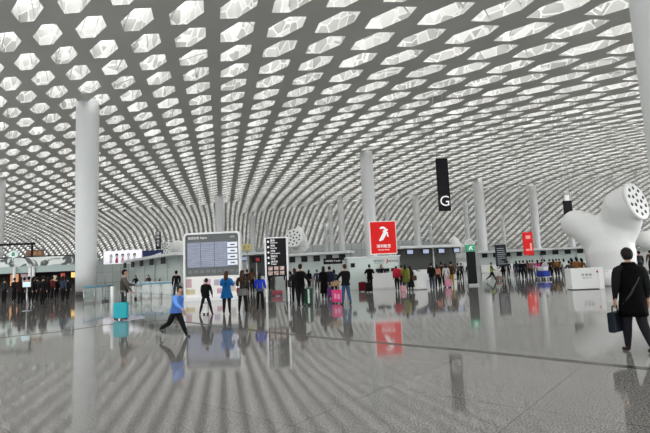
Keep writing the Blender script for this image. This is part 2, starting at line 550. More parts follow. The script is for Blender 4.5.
# ---------------------------------------------------------------- people
SKIN = (0.50, 0.30, 0.21); HAIR = (0.012, 0.010, 0.009); BROWN_HAIR = (0.05, 0.022, 0.012)
BLACK = (0.007, 0.007, 0.008); NAVY = (0.02, 0.028, 0.06); JEANS = (0.035, 0.06, 0.13); GREYC = (0.20, 0.20, 0.20)
def head_mesh(b, c, hh, rot, hi):
    """skull with jaw, nose, ears, eyes and mouth. hh = head height. rot looks along -Y"""
    st = len(b.verts)
    r = bmesh.ops.create_uvsphere(b, u_segments=20 if hi else 12, v_segments=14 if hi else 9, radius=.5)
    vs = r['verts']
    for v in vs:
        x, y, z = v.co
        k = 1.0 if z > 0 else 1 + z * .55
        y2 = y * 1.0
        if y < 0 and z < 0: y2 = y * (1 - .06 * abs(z))
        nose = math.exp(-((x / .09) ** 2) - (((z + .05) / .13) ** 2)) * .10 if y < 0 else 0
        v.co = Vector((x * .70 * k, y2 * .84 * (1 if z > -.1 else 1 + (z + .1) * .5) - nose, z))
    def ell(cx, cy, cz, rx, ry, rz, mi, seg=8):
        q = bmesh.ops.create_uvsphere(b, u_segments=seg, v_segments=6, radius=1)
        for v in q['verts']: v.co = Vector((cx + v.co.x * rx, cy + v.co.y * ry, cz + v.co.z * rz))
        for f in {f for v in q['verts'] for f in v.link_faces}: f.material_index = mi
    for s in (-1, 1):
        ell(s * .345, .03, -.02, .035, .07, .10, 0)
        ell(s * .13, -.385, .02, .05, .025, .025, 4)
    ell(0, -.40, -.25, .10, .025, .022, 5)
    mt = Matrix.Translation(c) @ rot @ Matrix.Scale(hh, 4)
    b.verts.ensure_lookup_table()
    for v in b.verts[st:]: v.co = mt @ v.co
    for f in b.faces:
        f.smooth = True

def person(x, y, yaw, h, label, top=BLACK, legs=BLACK, shoe=BLACK, hair=HAIR, hairlen=0, la=(5, 8, 12), ra=(-5, 8, 12),
           ll=(6, 4), rl=(-6, 6), lean=0, head=(0, 0), coat=None, group=None, hi=False, build_w=1.12, sleeve=None, spread=0, barelegs=False, bag=None, collar=None):
    """stands at x,y facing local -Y turned by yaw (degrees); arms = (swing, out, elbow), legs = (swing, knee)"""
    R = math.radians
    t = empty('person', (x, y, 0), R(yaw))
    tag(t, label, 'person', group)
    # skeleton, unit height 1, scaled by h
    def leg(side, a, k):
        a, k = R(a), R(k)
        hip = Vector((side * .052, 0, 0)); sp = side * R(spread)
        kn = hip + Vector((math.sin(sp), -math.sin(a), -math.cos(a))) * .235
        an = kn + Vector((math.sin(sp), -math.sin(a - k), -math.cos(a - k))) * .235
        return hip, kn, an
    L = leg(1, *ll); Rr = leg(-1, *rl)
    low = min(L[2].z, Rr[2].z)
    pz = -low + .045
    pel = Vector((0, 0, pz + .03))
    def up(v):  # lean the trunk forwards about the pelvis
        a = R(lean); y0, z0 = v.y, v.z - pel.z
        return Vector((v.x, y0 * math.cos(a) - z0 * math.sin(a), pel.z + y0 * math.sin(a) + z0 * math.cos(a)))
    V = []; E = []; RD = []; bones = []
    def add(co, r, parent=None, mi=None):
        V.append(co * h); RD.append((r[0] * h, r[1] * h) if isinstance(r, tuple) else (r * h, r * h))
        k = len(V) - 1
        if parent is not None:
            E.append((parent, k)); bones.append((V[parent], V[k], mi))
        return k
    bw = build_w
    p0 = add(pel, (.080 * bw, .062 * bw))
    w1 = add(up(Vector((0, 0, pel.z + .10))), (.070 * bw, .056 * bw), p0, 1)
    c1 = add(up(Vector((0, .004, pel.z + .20))), (.088 * bw, .062 * bw), w1, 1)
    s1 = add(up(Vector((0, .006, pel.z + .275))), (.062, .045), c1, 1)
    nk = add(up(Vector((0, -.002, pel.z + .325))), .033, s1, 0)
    hd = add(up(Vector((0, -.006, pel.z + .37))), .034, nk, 0)
    wr = {}
    for side, (sw, out, el) in ((1, la), (-1, ra)):
        sh = up(Vector((side * .098 * bw, .004, pel.z + .272)))
        k = add(sh, .045 * bw, s1, 1)
        def dr(a): return Vector((side * math.sin(R(out)), -math.sin(R(a)) * math.cos(R(out)), -math.cos(R(a)) * math.cos(R(out))))
        ebp = sh + dr(sw + lean * .5) * .165
        kb = add(ebp, .035 * bw, k, 1)
        d2 = dr(sw + el + lean * .5); d2.x *= .3; d2.normalize()
        wp = ebp + d2 * .140
        kw = add(wp, .023, kb, 1)
        pm = wp + d2 * .042
        kp = add(pm, (.022, .013), kw, 0)
        wr[side] = (pm + d2 * .03) * h
        if hi:
            fw = Vector((0, -1, 0)); fw = (fw - d2 * fw.dot(d2)).normalized()
            sd = d2.cross(fw) * side
            for q, (off, ln) in enumerate(((-.015, .040), (-.005, .046), (.005, .043), (.015, .034))):
                a0 = add(pm + fw * off + d2 * .018, .0058, kp, 0)
                a1 = add(pm + fw * off * 1.1 + d2 * (.018 + ln * .5) + sd * .003, .0055, a0, 0)
                add(pm + fw * off * 1.1 + d2 * (.018 + ln * .8) + sd * .014, .0045, a1, 0)
            th = add(wp + d2 * .022 + fw * -.020, .0065, kw, 0)
            add(wp + d2 * .048 + fw * -.030 + sd * .006, .0055, th, 0)
        else:
            add(pm + d2 * .035, (.018, .010), kp, 0)
    for side, (hp, kn, an) in ((1, L), (-1, Rr)):
        off = Vector((0, 0, pz))
        a0 = add(hp + off, .056 * bw, p0, 2)
        am = add(hp.lerp(kn,   .45) + off, .052 * bw, a0, 2)
        a1 = add(kn + off, .041 * bw, am, 2)
        cl = add(kn.lerp(an, .35) + off + Vector((0, .004, 0)), .038 * bw, a1, 2 if not barelegs else 2)
        a2 = add(an + off, .028, cl, 2)
        hz = .018
        heel = add(Vector(((an + off).x, (an + off).y + .012, max((an + off).z - .028, hz))), .020, a2, 3)
        # toe follows the shin tilt
        shin = (an - kn).normalized()
        tilt = max(-.5, min(.9, -shin.y * -1.0)) if (an.z > low + .02) else 0
        toe = Vector(((an + off).x + side * .010, (an + off).y - .085, max((an + off).z - .030 - tilt * .05, hz - .002)))
        add(toe, (.021, .015), heel, 3)
    me = bpy.data.meshes.new('body')
    me.from_pydata(V, E, [])
    o = bpy.data.objects.new('body', me); C.objects.link(o)
    sk = o.modifiers.new('k', 'SKIN'); sk.use_smooth_shade = True; sk.branch_smoothing = .6
    for i, vv in enumerate(me.skin_vertices[0].data):
        vv.radius = RD[i]; vv.use_root = (i == 0)
    sb = o.modifiers.new('s', 'SUBSURF'); sb.levels = 1; sb.render_levels = 1
    dg = bpy.context.evaluated_depsgraph_get()
    ev = bpy.data.meshes.new_from_object(o.evaluated_get(dg))
    bpy.data.objects.remove(o); bpy.data.meshes.remove(me)
    b = bmesh.new(); b.from_mesh(ev); bpy.data.meshes.remove(ev)
    for f in b.faces:
        c = f.calc_center_median(); best = 9; mi = 1
        for p, q, m in bones:
            d = q - p; u = max(0, min(1, (c - p).dot(d) / max(d.length_squared, 1e-9)))
            dd = (c - (p + d * u)).length
            if dd < best: best = dd; mi = m
        if mi == 1 and c.z < (pel.z - .005) * h and abs(c.x) < .09 * h and lean < 25: mi = 2
        f.material_index = mi; f.smooth = True
    hh = .132 * h
    hc = up(Vector((0, -.012, pel.z + .415))) * h
    rot = Matrix.Rotation(R(head[0]), 4, 'Z') @ Matrix.Rotation(R(head[1] + lean * .4), 4, 'X')
    head_mesh(b, hc, hh, rot, hi)
    skm = cm(SKIN, .55)
    body = build('body', b, [skm, cm(top), cm(legs), cm(shoe, .4), M['dark'], cm((.30, .10, .08), .5)], t, True)
    # hair
    b = bmesh.new()
    r = bmesh.ops.create_uvsphere(b, u_segments=20, v_segments=14, radius=.5)
    for v in r['verts']:
        x_, y_, z_ = v.co
        v.co = Vector((x_ * .80, y_ * .98 + .03, z_ * 1.06 + .03))
    dl = [v for v in b.verts if (v.co.y < -.20 and v.co.z < .22) or v.co.z < -.44 or (v.co.y < -.02 and v.co.z < -.02)]
    bmesh.ops.delete(b, geom=dl, context='VERTS')
    g = bmesh.ops.solidify(b, geom=list(b.faces), thickness=.05)
    if hairlen:
        tube(b, [(0, .22, .25), (0, .34, -.1), (0, .42, -.5), (0, .42, -.5 - hairlen * .6), (0, .40, -.5 - hairlen)], [.30, .36, .36, .30, .14], 12)
        for v in b.verts:
            if v.co.z < -.45: v.co.x *= 1.15
    b.transform(Matrix.Translation(hc) @ rot @ Matrix.Scale(hh, 4))
    build('hair', b, cm(hair, .45), t, True)
    if coat:
        hem, ccol, flare = coat[:3]
        b = bmesh.new()
        rings = []
        tp = coat[3] if len(coat) > 3 else .255     # where it starts above the pelvis
        n = 22
        levels = [(tp + .055, .045, .042), (tp + .02, .070, .052), (tp - .01, .100, .062), (tp - .06, .102, .072), (.10, .088, .072), (.03, .092, .078)] if tp > .15 else [(tp, .084, .070)]
        kk = 5
        for q in range(1, kk + 1):
            z = levels[-1][0] if q == 0 else None
        z0 = levels[-1][0]
        for q in range(1, kk + 1):
            u = q / kk
            levels.append((z0 + (hem - z0) * u, .092 + flare * u, .080 + flare * u * .9))
        fold = random.Random(int(x * 100) + 7)
        for z, rx, ry in levels:
            ring = []
            for q in range(n):
                a = 2 * math.pi * q / n
                wv = 1 + (.05 * math.sin(a * 5 + z * 9) if z < 0 else 0)
                co = Vector((rx * bw * math.cos(a) * wv, ry * bw * math.sin(a) * wv, pel.z + z))
                co = up(co) if z > 0 else co
                ring.append(b.verts.new(co * h))
            rings.append(ring)
        for r0, r1 in zip(rings, rings[1:]):
            for q in range(n): b.faces.new((r0[q], r1[q], r1[(q + 1) % n], r0[(q + 1) % n]))
        bmesh.ops.solidify(b, geom=list(b.faces), thickness=.008)
        build(coat[4] if len(coat) > 4 else 'coat', b, cm(ccol), t, True)
    t['wrists'] = 0
    del t['wrists']
    return t, wr, pel.z * h

def pl(px, foot, headpx=None):
    g = ground(px, foot)
    if headpx is None: return g.x, g.y
    topz = at(px, headpx, g.y).z
    return g.x, g.y, topz
def world_of(t, v):
    c, s = math.cos(t.rotation_euler.z), math.sin(t.rotation_euler.z)
    return Vector((t.location.x + v.x * c - v.y * s, t.location.y + v.x * s + v.y * c, v.z))
# ---------------------------------------------------------------- luggage
M['rubber'] = mat('black_rubber', (0.02, 0.02, 0.02), 0.6)
M['chrome'] = mat('chrome_tube', (0.6, 0.6, 0.6), 0.2, 1.0)
def suitcase(x, y, rz, w, h, d, col, label, group=None, handle=.35, pattern=None, soft=False, cat='suitcase', name='suitcase', z=0):
    t = empty(name, (x, y, z), math.radians(rz))
    tag(t, label, cat, group)
    b = bmesh.new()
    box(b, -w / 2, w / 2, -d / 2, d / 2, .06, h, 0, min(w, d) * (.22 if soft else .14))
    m = mat('shell_' + label[:12], col, .4 if not soft else .8, spec=.5 if max(col) > .2 and not soft else .15)
    if pattern:
        tt = m.node_tree; bb = tt.nodes['Principled BSDF']; co = tt.nodes.new('ShaderNodeTexCoord')
        wv = tt.nodes.new('ShaderNodeTexWave'); wv.bands_direction = pattern[1]; wv.inputs['Scale'].default_value = pattern[2]
        rp = tt.nodes.new('ShaderNodeValToRGB'); rp.color_ramp.interpolation = 'CONSTANT'
        rp.color_ramp.elements[0].color = (*col, 1); rp.color_ramp.elements[1].color = (*pattern[0], 1); rp.color_ramp.elements[1].position = pattern[3]
        tt.links.new(co.outputs['Object'], wv.inputs['Vector']); tt.links.new(wv.outputs['Fac'], rp.inputs[0]); tt.links.new(rp.outputs[0], bb.inputs['Base Color'])
    build('shell', b, m, t)
    if not soft:
        for k in range(5):
            xx = -w * .34 + k * w * .17
            b = bmesh.new(); box(b, xx - w * .025, xx + w * .025, -d / 2 - .008, -d / 2 + .006, .14, h - .09, 0, .004); build('rib', b, m, t)
    else:
        b = bmesh.new()
        box(b, -w * .34, w * .34, -d / 2 - .035, -d / 2 + .01, .14, h * .55, 0, .015)
        build('pocket', b, m, t)
    for sx_ in (-1, 1):
        for sy_ in (-1, 1):
            b = bmesh.new()
            tube(b, [(sx_ * w * .38 - .02, sy_ * d * .3, .032), (sx_ * w * .38 + .02, sy_ * d * .3, .032)], .032, 12)
            box(b, sx_ * w * .38 - .026, sx_ * w * .38 + .026, sy_ * d * .3 - .012, sy_ * d * .3 + .012, .045, .075)
            build('wheel', b, M['rubber'], t)
    if handle:
        b = bmesh.new()
        tube(b, [(-w * .22, d * .3, h - .02), (-w * .22, d * .3, h + handle - .03), (-w * .15, d * .3, h + handle), (w * .15, d * .3, h + handle), (w * .22, d * .3, h + handle - .03), (w * .22, d * .3, h - .02)], .011, 8)
        build('handle', b, M['chrome'], t)
    b = bmesh.new()
    tube(b, [(-.07, 0, h - .01), (-.05, 0, h + .025), (.05, 0, h + .025), (.07, 0, h - .01)], .009, 8)
    build('grip', b, M['rubber'], t)
    return t

# ---------------------------------------------------------------- writing
def text_mesh(name, s, size, m, parent, loc, rot=(90, 0, 0), depth=.004, align='CENTER', bold=0.0, sx=1.0, label=None):
    cu = bpy.data.curves.new(name, 'FONT')
    cu.body = s; cu.size = size; cu.align_x = align; cu.align_y = 'CENTER'; cu.extrude = depth; cu.offset = bold
    cu.resolution_u = 3
    o = bpy.data.objects.new(name, cu); C.objects.link(o)
    dg = bpy.context.evaluated_depsgraph_get()
    me = bpy.data.meshes.new_from_object(o.evaluated_get(dg))
    bpy.data.objects.remove(o)
    me.materials.clear(); me.materials.append(m)
    o = link(bpy.data.objects.new(name, me))
    o.parent = parent; o.location = loc; o.rotation_euler = [math.radians(a) for a in rot]; o.scale = (sx, 1, 1)
    if label: o['label'] = label
    return o
M['ink'] = mat('sign_white', (0.85, 0.85, 0.85), 0.5, emit=.25)
M['signblack'] = mat('sign_black', (0.008, 0.008, 0.010), 0.5, spec=.15)
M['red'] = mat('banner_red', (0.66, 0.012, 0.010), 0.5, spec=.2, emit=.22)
M['whitelit'] = mat('lit_white_panel', (0.80, 0.80, 0.78), 0.4, emit=.25)
M['blacktxt'] = mat('lettering_black', (0.02, 0.02, 0.02), 0.5)
M['redtxt'] = mat('lettering_red', (0.6, 0.03, 0.03), 0.5)

def board(name, p, rz): return empty(name, p, math.radians(rz))

# hanging letter G sign
D = 40; p = at(445, 211, D); s = D / FOC
t = board('hanging_sign', (p.x, p.y, p.z), 4); tag(t, 'tall black hanging sign with white letter G', 'sign', 'black hanging zone signs')
hgt = 53.5 * s
b = bmesh.new(); box(b, -.50, .50, -.14, .14, 0, hgt, 0, .02); build('panel', b, M['signblack'], t)
text_mesh('letter', 'G', 1.25, M['ink'], t, (0, -.15, .80))
text_mesh('letter', 'G', 1.25, M['ink'], t, (0, .15, .80), rot=(90, 0, 180))
zc = ceil_z(p.x, p.y) - p.z
for q in (-.4, .4):
    b = bmesh.new(); tube(b, [(q, 0, hgt - .02), (q, 0, zc + .3)], .018, 6); build('cable', b, M['steel'], t)
# small sign above the vent tree
D = 46; p = at(569.5, 225, D)
t = board('hanging_sign', (p.x, p.y, p.z), 3); tag(t, 'black hanging sign behind the upper left lobe of big vent tree', 'sign', 'black hanging zone signs')
b = bmesh.new(); box(b, -.40, .40, -.12, .12, 0, 24.5 * D / FOC, 0, .02); build('panel', b, M['signblack'], t)
zc = ceil_z(p.x, p.y) - p.z
for q in (-.3, .3):
    b = bmesh.new(); tube(b, [(q, 0, 24 * D / FOC), (q, 0, zc + .3)], .018, 6); build('cable', b, M['steel'], t)
b = bmesh.new(); box(b, -.22, .22, -.10, .10, 24.5 * D / FOC, 24.5 * D / FOC + .55, 0, .01); build('bracket', b, M['whitelit'], t, label='pale grey bracket')
# small black sign with stacked white characters, left
D = 62; p = at(158.3, 249, D)
t = board('hanging_sign', (p.x, p.y, p.z), 0); tag(t, 'narrow black hanging sign with stacked white writing above the left counters', 'sign', 'black hanging zone signs')
b = bmesh.new(); box(b, -.32, .32, -.1, .1, 0, 2.3, 0, .02); build('panel', b, M['signblack'], t)
for k, ch in enumerate('国际出发'): text_mesh('letter', ch, .42, M['ink'], t, (0, -.11, 2.02 - k * .5))
zc = ceil_z(p.x, p.y) - p.z
for q in (-.25, .25):
    b = bmesh.new(); tube(b, [(q, 0, 2.28), (q, 0, zc + .3)], .02, 6); build('cable', b, M['steel'], t)

# ---------------------------------------------------------------- service island with the red banner
D = 34.0
base = at(375, 290, D)
isl = board('service_counter', (base.x, D, 0), 3)
tag(isl, 'white airline service counter island under the red square banner', 'counter')
M['cwall'] = mat('pale_green_glass', (0.55, 0.63, 0.60), 0.25)
b = bmesh.new(); box(b, -1.9, 1.9, 0, .12, 0, 2.20, 0, .01); box(b, 1.78, 1.9, 0, 1.6, 0, 2.20); box(b, -1.9, -1.78, 0, 1.6, 0, 2.20); build('back_wall', b, M['cwall'], isl)
b = bmesh.new(); box(b, -1.95, 1.95, -.05, 1.65, 2.20, 2.29, 0, .01); build('canopy', b, M['white'], isl)
b = bmesh.new(); box(b, -.55, 1.75, -1.35, -.75, .06, 1.02, 0, .03); box(b, -.5, 1.7, -1.3, -.8, 0, .06); box(b, 1.1, 1.75, -.8, -.05, .06, 1.02, 0, .02); build('desk', b, M['white'], isl)
b = bmesh.new(); box(b, -.62, 1.82, -1.42, -.68, 1.02, 1.07, 0, .015); build('desk_top', b, M['lining'], isl)
text_mesh('letter', '深圳航空', .20, M['blacktxt'], isl, (.40, -.01, 1.92), label='black company name in characters')
text_mesh('letter', 'Shenzhen Airlines', .09, M['blacktxt'], isl, (.40, -.01, 1.77))
text_mesh('letter', '服务柜台', .17, M['blacktxt'], isl, (1.45, -.01, 1.88))
def bird(parent, m, cx, cz, s, y):
    """the swooping winged emblem: stepped feathers rising to a hooked head"""
    b = bmesh.new()
    P = [[(-.30, -.42), (-.17, -.46), (.10, .02), (.02, .14)],
         [(-.12, -.40), (-.03, -.40), (.20, -.02), (.12, .06)],
         [(-.02, .10), (.10, .00), (.30, .02), (.34, .10), (.18, .20)],
         [(-.04, .20), (.08, .12), (.30, .22), (.34, .32), (.16, .34)],
         [(-.22, .42), (-.20, .34), (.02, .36), (.14, .30), (.24, .38), (.06, .50), (-.10, .50)],
         [(.24, .02), (.34, -.04), (.33, -.22), (.25, -.12)]]
    for q in P: poly_prism(b, [(cx + a * s, cz + c * s) for a, c in q], y - .01, y + .004)
    return build('emblem', b, m, parent)
bird(isl, M['redtxt'], .98, 1.87, .34, -.02)
for cx, w_ in ((-1.5, .30), ):
    b = bmesh.new(); box(b, cx - .15, cx + .15, -.04, -.003, 1.55, 1.85, 0, .01); build('notice', b, M['signblack'], isl)
for cx in (.15, .75, 1.2):
    b = bmesh.new(); box(b, cx - .17, cx + .17, -1.10, -1.06, 1.16, 1.39, 0, .01); box(b, cx - .02, cx + .02, -1.09, -1.06, 1.08, 1.17); box(b, cx - .08, cx + .08, -1.14, -1.02, 1.073, 1.09)
    tag(build('computer_monitor', b, M['signblack']), ['left', 'middle', 'right'][[.15, .75, 1.2].index(cx)] + ' black computer screen on the white counter under the red banner', 'monitor', 'screens on the service counter')
    o = C.objects[-1]; o.parent = None; o.matrix_world = Matrix.Translation((base.x, D, 0)) @ Matrix.Rotation(math.radians(3), 4, 'Z')

# red square banner
p = at(384, 255.5, D + .6)
t = board('square_banner', (p.x, p.y, 2.295), 3); tag(t, 'red square banner with white winged emblem above the counter', 'banner')
q = D / FOC; W = 27.2 * q; H = 33.5 * q; z0 = .12
b = bmesh.new(); box(b, -W / 2, W / 2, -.12, .12, z0, z0 + H, 0, .01); build('banner_frame', b, M['whitelit'], t)
b = bmesh.new(); box(b, -W / 2 + .05, W / 2 - .05, -.135, .135, z0 + .05, z0 + H - .05); build('banner_face', b, M['red'], t)
bird(t, M['ink'], 0, z0 + H * .60, H * .46, -.15)
text_mesh('letter', '深圳航空', .26, M['ink'], t, (0, -.142, z0 + H * .235), bold=.004)
text_mesh('letter', 'Shenzhen Airlines', .115, M['ink'], t, (0, -.142, z0 + H * .13), bold=.002)
for s_ in (-.8, .8):
    b = bmesh.new(); tube(b, [(s_, 0, 0), (s_, 0, z0 + .1)], .04, 8); build('post', b, M['steel'], t)

# far red hanging banner
D = 56; p = at(529, 255, D)
t = board('hanging_banner', (p.x, p.y, p.z), 2); tag(t, 'small upright red banner hanging far off at right', 'banner')
b = bmesh.new(); box(b, -.58, .58, -.08, .08, 0, 2.7, 0, .02); build('banner_face', b, M['red'], t)
M['pinkmark'] = mat('pale_pink_print', (.85, .35, .32), .5, emit=.2)
b = bmesh.new(); box(b, -.25, .30, -.09, -.08, 1.9, 2.3, 0, .002); box(b, -.35, .1, -.09, -.08, .5, .72); box(b, .18, .4, -.09, -.08, .5, 1.4); build('print', b, M['pinkmark'], t)
zc = ceil_z(p.x, p.y) - p.z
for q in (-.5, .5):
    b = bmesh.new(); tube(b, [(q, 0, 2.68), (q, 0, zc + .3)], .02, 6); build('cable', b, M['steel'], t)

# ---------------------------------------------------------------- flight information board
gl = ground(184.5, 301.2); D = gl.y
gx = at(213, 270, D); s = D / FOC
t = board('flight_information_board', (gx.x, D, 0), -3)
tag(t, 'huge white framed flight information screen wall', 'flight board')
W = 57.5 * s; H = 67 * s
M['frame'] = mat('frame_white', (0.85, 0.86, 0.86), 0.3)
b = bmesh.new()
fr = .11
def rrect(x0, x1, z0, z1, r, n=6):
    pts = []
    for cx, cz, a0 in ((x1 - r, z1 - r, 0), (x0 + r, z1 - r, 90), (x0 + r, z0 + r, 180), (x1 - r, z0 + r, 270)):
        rr_ = r if cz > (z0 + z1) / 2 else .02
        c_x = cx + (r - rr_) * (1 if cx > 0 else -1); c_z = cz + (r - rr_) * (-1 if cz < (z0 + z1) / 2 else 1)
        for k in range(n + 1):
            a = math.radians(a0 + 90 * k / n); pts.append((c_x + rr_ * math.cos(a), c_z + rr_ * math.sin(a)))
    return pts
o_ = rrect(-W / 2, W / 2, 0, H, .24); i_ = rrect(-W / 2 + fr, W / 2 - fr, .22, H - fr, .16)
for y0, y1 in ((-.22, .22),):
    A = [b.verts.new((x, y0, z)) for x, z in o_]; B = [b.verts.new((x, y0, z)) for x, z in i_]
    A2 = [b.verts.new((x, y1, z)) for x, z in o_]; B2 = [b.verts.new((x, y1, z)) for x, z in i_]
    n = len(o_)
    for k in range(n):
        m_ = (k + 1) % n
        b.faces.new((A[k], B[k], B[m_], A[m_])); b.faces.new((A2[k], A2[m_], B2[m_], B2[k]))
        b.faces.new((A[k], A[m_], A2[m_], A2[k])); b.faces.new((B[k], B2[k], B2[m_], B[m_]))
build('frame', b, M['frame'], t)
def screen_mat(name, base, lines, emit, sc=14.0):
    m = mat(name, base, .25)
    tt = m.node_tree; bb = tt.nodes['Principled BSDF']; co = tt.nodes.new('ShaderNodeTexCoord')
    br = tt.nodes.new('ShaderNodeTexBrick'); br.offset = .35
    sx_ = tt.nodes.new('ShaderNodeSeparateXYZ'); cb = tt.nodes.new('ShaderNodeCombineXYZ')
    tt.links.new(co.outputs['Object'], sx_.inputs[0]); tt.links.new(sx_.outputs['X'], cb.inputs[0]); tt.links.new(sx_.outputs['Z'], cb.inputs[1])
    tt.links.new(cb.outputs[0], br.inputs['Vector'])
    br.inputs['Color1'].default_value = (*base, 1); br.inputs['Color2'].default_value = (*[c * .8 for c in base], 1); br.inputs['Mortar'].default_value = (*lines, 1)
    br.inputs['Scale'].default_value = 1; br.inputs['Brick Width'].default_value = .42; br.inputs['Row Height'].default_value = .11; br.inputs['Mortar Size'].default_value = .014
    tt.links.new(br.outputs['Color'], bb.inputs['Base Color']); tt.links.new(br.outputs['Color'], bb.inputs['Emission Color'])
    bb.inputs['Emission Strength'].default_value = emit
    return m
M['screen'] = screen_mat('flight_screen', (0.20, 0.225, 0.30), (0.13, 0.14, 0.19), .55)
M['bezel'] = mat('slate_panel', (0.085, 0.095, 0.095), 0.3)
b = bmesh.new(); box(b, -W / 2 + fr - .01, W / 2 - fr + .01, -.10, .16, 1.42, H - fr + .01); build('slate_panel', b, M['bezel'], t)
b = bmesh.new(); box(b, -W / 2 + fr - .01, W / 2 - fr + .01, -.10, .16, .20, 1.42)
M['poster'] = mat('poster_white', (0.80, 0.78, 0.76), .4, emit=.12)
lowp = build('poster_panel', b, M['poster'], t, label='white lower panel with pale pink maps')
cs = [(-1.45, .95, .35, .5, (.62, .42, .46)), (-1.35, .45, .55, .3, (.70, .62, .38)), (-.35, .95, .45, .4, (.66, .45, .55)), (.25, .95, .35, .35, (.55, .50, .60)), (.45, .45, .4, .3, (.62, .42, .50)), (1.2, .7, .35, .6, (.62, .58, .56))]
for x0, zc_, w_, h_, c_ in cs:
    b = bmesh.new(); box(b, x0 - w_ / 2, x0 + w_ / 2, -.105, -.10, zc_ - h_ / 2 + .08, zc_ + h_ / 2 + .08)
    build('poster_print', b, cm(c_), lowp)
sw = (W * .72) / 3
for k in range(3):
    x0 = -W / 2 + .22 + k * sw
    b = bmesh.new(); box(b, x0, x0 + sw - .03, -.125, -.10, 1.95, H - .58, 0, .008); build('screen', b, M['screen'], t)
M['bluescr'] = mat('screen_pale', (0.62, 0.66, 0.74), .3, emit=.45)
for k in range(4):
    z_ = 2.02 + k * .36
    b = bmesh.new(); box(b, W / 2 - .80, W / 2 - .2, -.13, -.10, z_, z_ + .29, 0, .008); f_ = build('small_screen', b, M['bluescr'], t, label='small pale screen')
    b = bmesh.new(); box(b, W / 2 - .62, W / 2 - .35, -.134, -.13, z_ + .10, z_ + .17); build('screen_text', b, M['blacktxt'], f_)
text_mesh('letter', '航班信息 Flights', .17, M['ink'], t, (-W / 2 + .85, -.105, H - .32))
text_mesh('letter', '13:25', .13, M['ink'], t, (W / 2 - .5, -.105, H - .32))
b = bmesh.new(); 
for k in range(9): box(b, -W / 2 + .25 + k * .36, -W / 2 + .5 + k * .36, -.104, -.10, 1.60 + .03 * (k % 2), 1.78)
build('information_strip', b, mat('grey_print', (.16, .17, .17), .4), t)

# ---------------------------------------------------------------- directory pillar
g1 = ground(266.3, 302.5); D = g1.y; gx = at(277, 270, D); s = D / FOC
t = board('directory_sign', (gx.x, D, 0), 2)
tag(t, 'tall white framed directory with black panel and open foot', 'directory sign')
W = 21.6 * s; H = 64 * s
b = bmesh.new()
for sx_ in (-1, 1): box(b, sx_ * W / 2 - .045, sx_ * W / 2 + .045, -.16, .16, 0, H, 0, .012)
box(b, -W / 2, W / 2, -.16, .16, H - .06, H, 0, .01)
build('frame', b, M['frame'], t)
b = bmesh.new(); box(b, -W / 2 + .04, W / 2 - .04, -.09, .09, H - 39 * s, H - .06); blk = build('black_panel', b, M['signblack'], t)
rows = [('值机', 'Check-in'), ('安检', 'Security'), ('问询', 'Information'), ('登机口', 'Gates'), ('洗手间', 'Toilets')]
for k, (a, e) in enumerate(rows):
    z_ = H - .22 - k * .27
    b = bmesh.new(); lathe(b, [(.055, 0), (.055, .004)], 14); b.transform(Matrix.Translation((-W / 2 + .15, -.09, z_)) @ Matrix.Rotation(math.radians(90), 4, 'X')); build('pictogram', b, M['ink'], blk)
    text_mesh('letter', a, .115, M['ink'], blk, (-W / 2 + .26, -.093, z_ + .055), align='LEFT', bold=.002)
    text_mesh('letter', e, .10, M['ink'], blk, (-W / 2 + .26, -.093, z_ - .06), align='LEFT', bold=.002)
b = bmesh.new()
for r_ in range(2):
    for k in range(3): box(b, -W / 2 + .12 + k * .29, -W / 2 + .34 + k * .29, -.097, -.09, H - 39 * s + .08 + r_ * .24, H - 39 * s + .27 + r_ * .24)
build('picture_tile', b, mat('tile_photo', (.42, .30, .27), .4, emit=.2, noise=.6, nscale=9), blk)
b = bmesh.new(); box(b, -W / 2, W / 2, -.18, .18, 0, .008); build('foot_plate', b, M['joint'], t)

# ---------------------------------------------------------------- exit pillar, dark board, right-hand desk
M['green'] = mat('exit_green', (0.02, 0.28, 0.14), .4, emit=.5)
g = ground(473, 285.5); t = board('sign_pillar', (g.x, g.y, 0), 3); s = g.y / FOC
tag(t, 'black pillar sign topped by a green exit panel', 'sign pillar')
Hh = 40.5 * s
b = bmesh.new(); box(b, -.27, .27, -.16, .16, .12, Hh - .48, 0, .02); build('black_panel', b, M['signblack'], t)
b = bmesh.new(); box(b, -.27, .27, -.16, .16, Hh - .47, Hh, 0, .02); gp = build('exit_panel', b, M['green'], t)
b = bmesh.new(); poly_prism(b, [(-.16, Hh - .38), (-.10, Hh - .38), (-.02, Hh - .24), (.06, Hh - .38), (.12, Hh - .38), (.03, Hh - .18), (.14, Hh - .14), (.12, Hh - .10), (-.04, Hh - .12), (-.12, Hh - .22)], -.166, -.16); build('running_figure', b, M['ink'], gp)
b = bmesh.new(); box(b, -.33, .33, -.22, .22, 0, .12, 0, .02); build('plinth', b, M['steel'], t)

g = ground(503, 279.5); t = board('notice_board', (g.x, g.y, 0), -6); s = g.y / FOC
tag(t, 'dark upright notice board with small lines of text at right', 'notice board')
Hh = 34.5 * s; W = 10.5 * s
b = bmesh.new(); box(b, -W / 2, W / 2, -.08, .08, 1.1, Hh, 0, .02); bb_ = build('board_panel', b, mat('slate_dark', (.02, .028, .035), .5, spec=.2), t)
b = bmesh.new()
rn = random.Random(5)
for k in range(9): box(b, -W / 2 + .12, -W / 2 + .12 + rn.uniform(.3, .7), -.088, -.08, Hh - .35 - k * .16, Hh - .30 - k * .16)
build('text_line', b, mat('grey_lettering', (.4, .42, .44), .5), bb_)
for q in (-1, 1):
    b = bmesh.new(); tube(b, [(q * W * .4, 0, 0), (q * W * .4, 0, 1.15)], .04, 8); build('post', b, M['steel'], t)

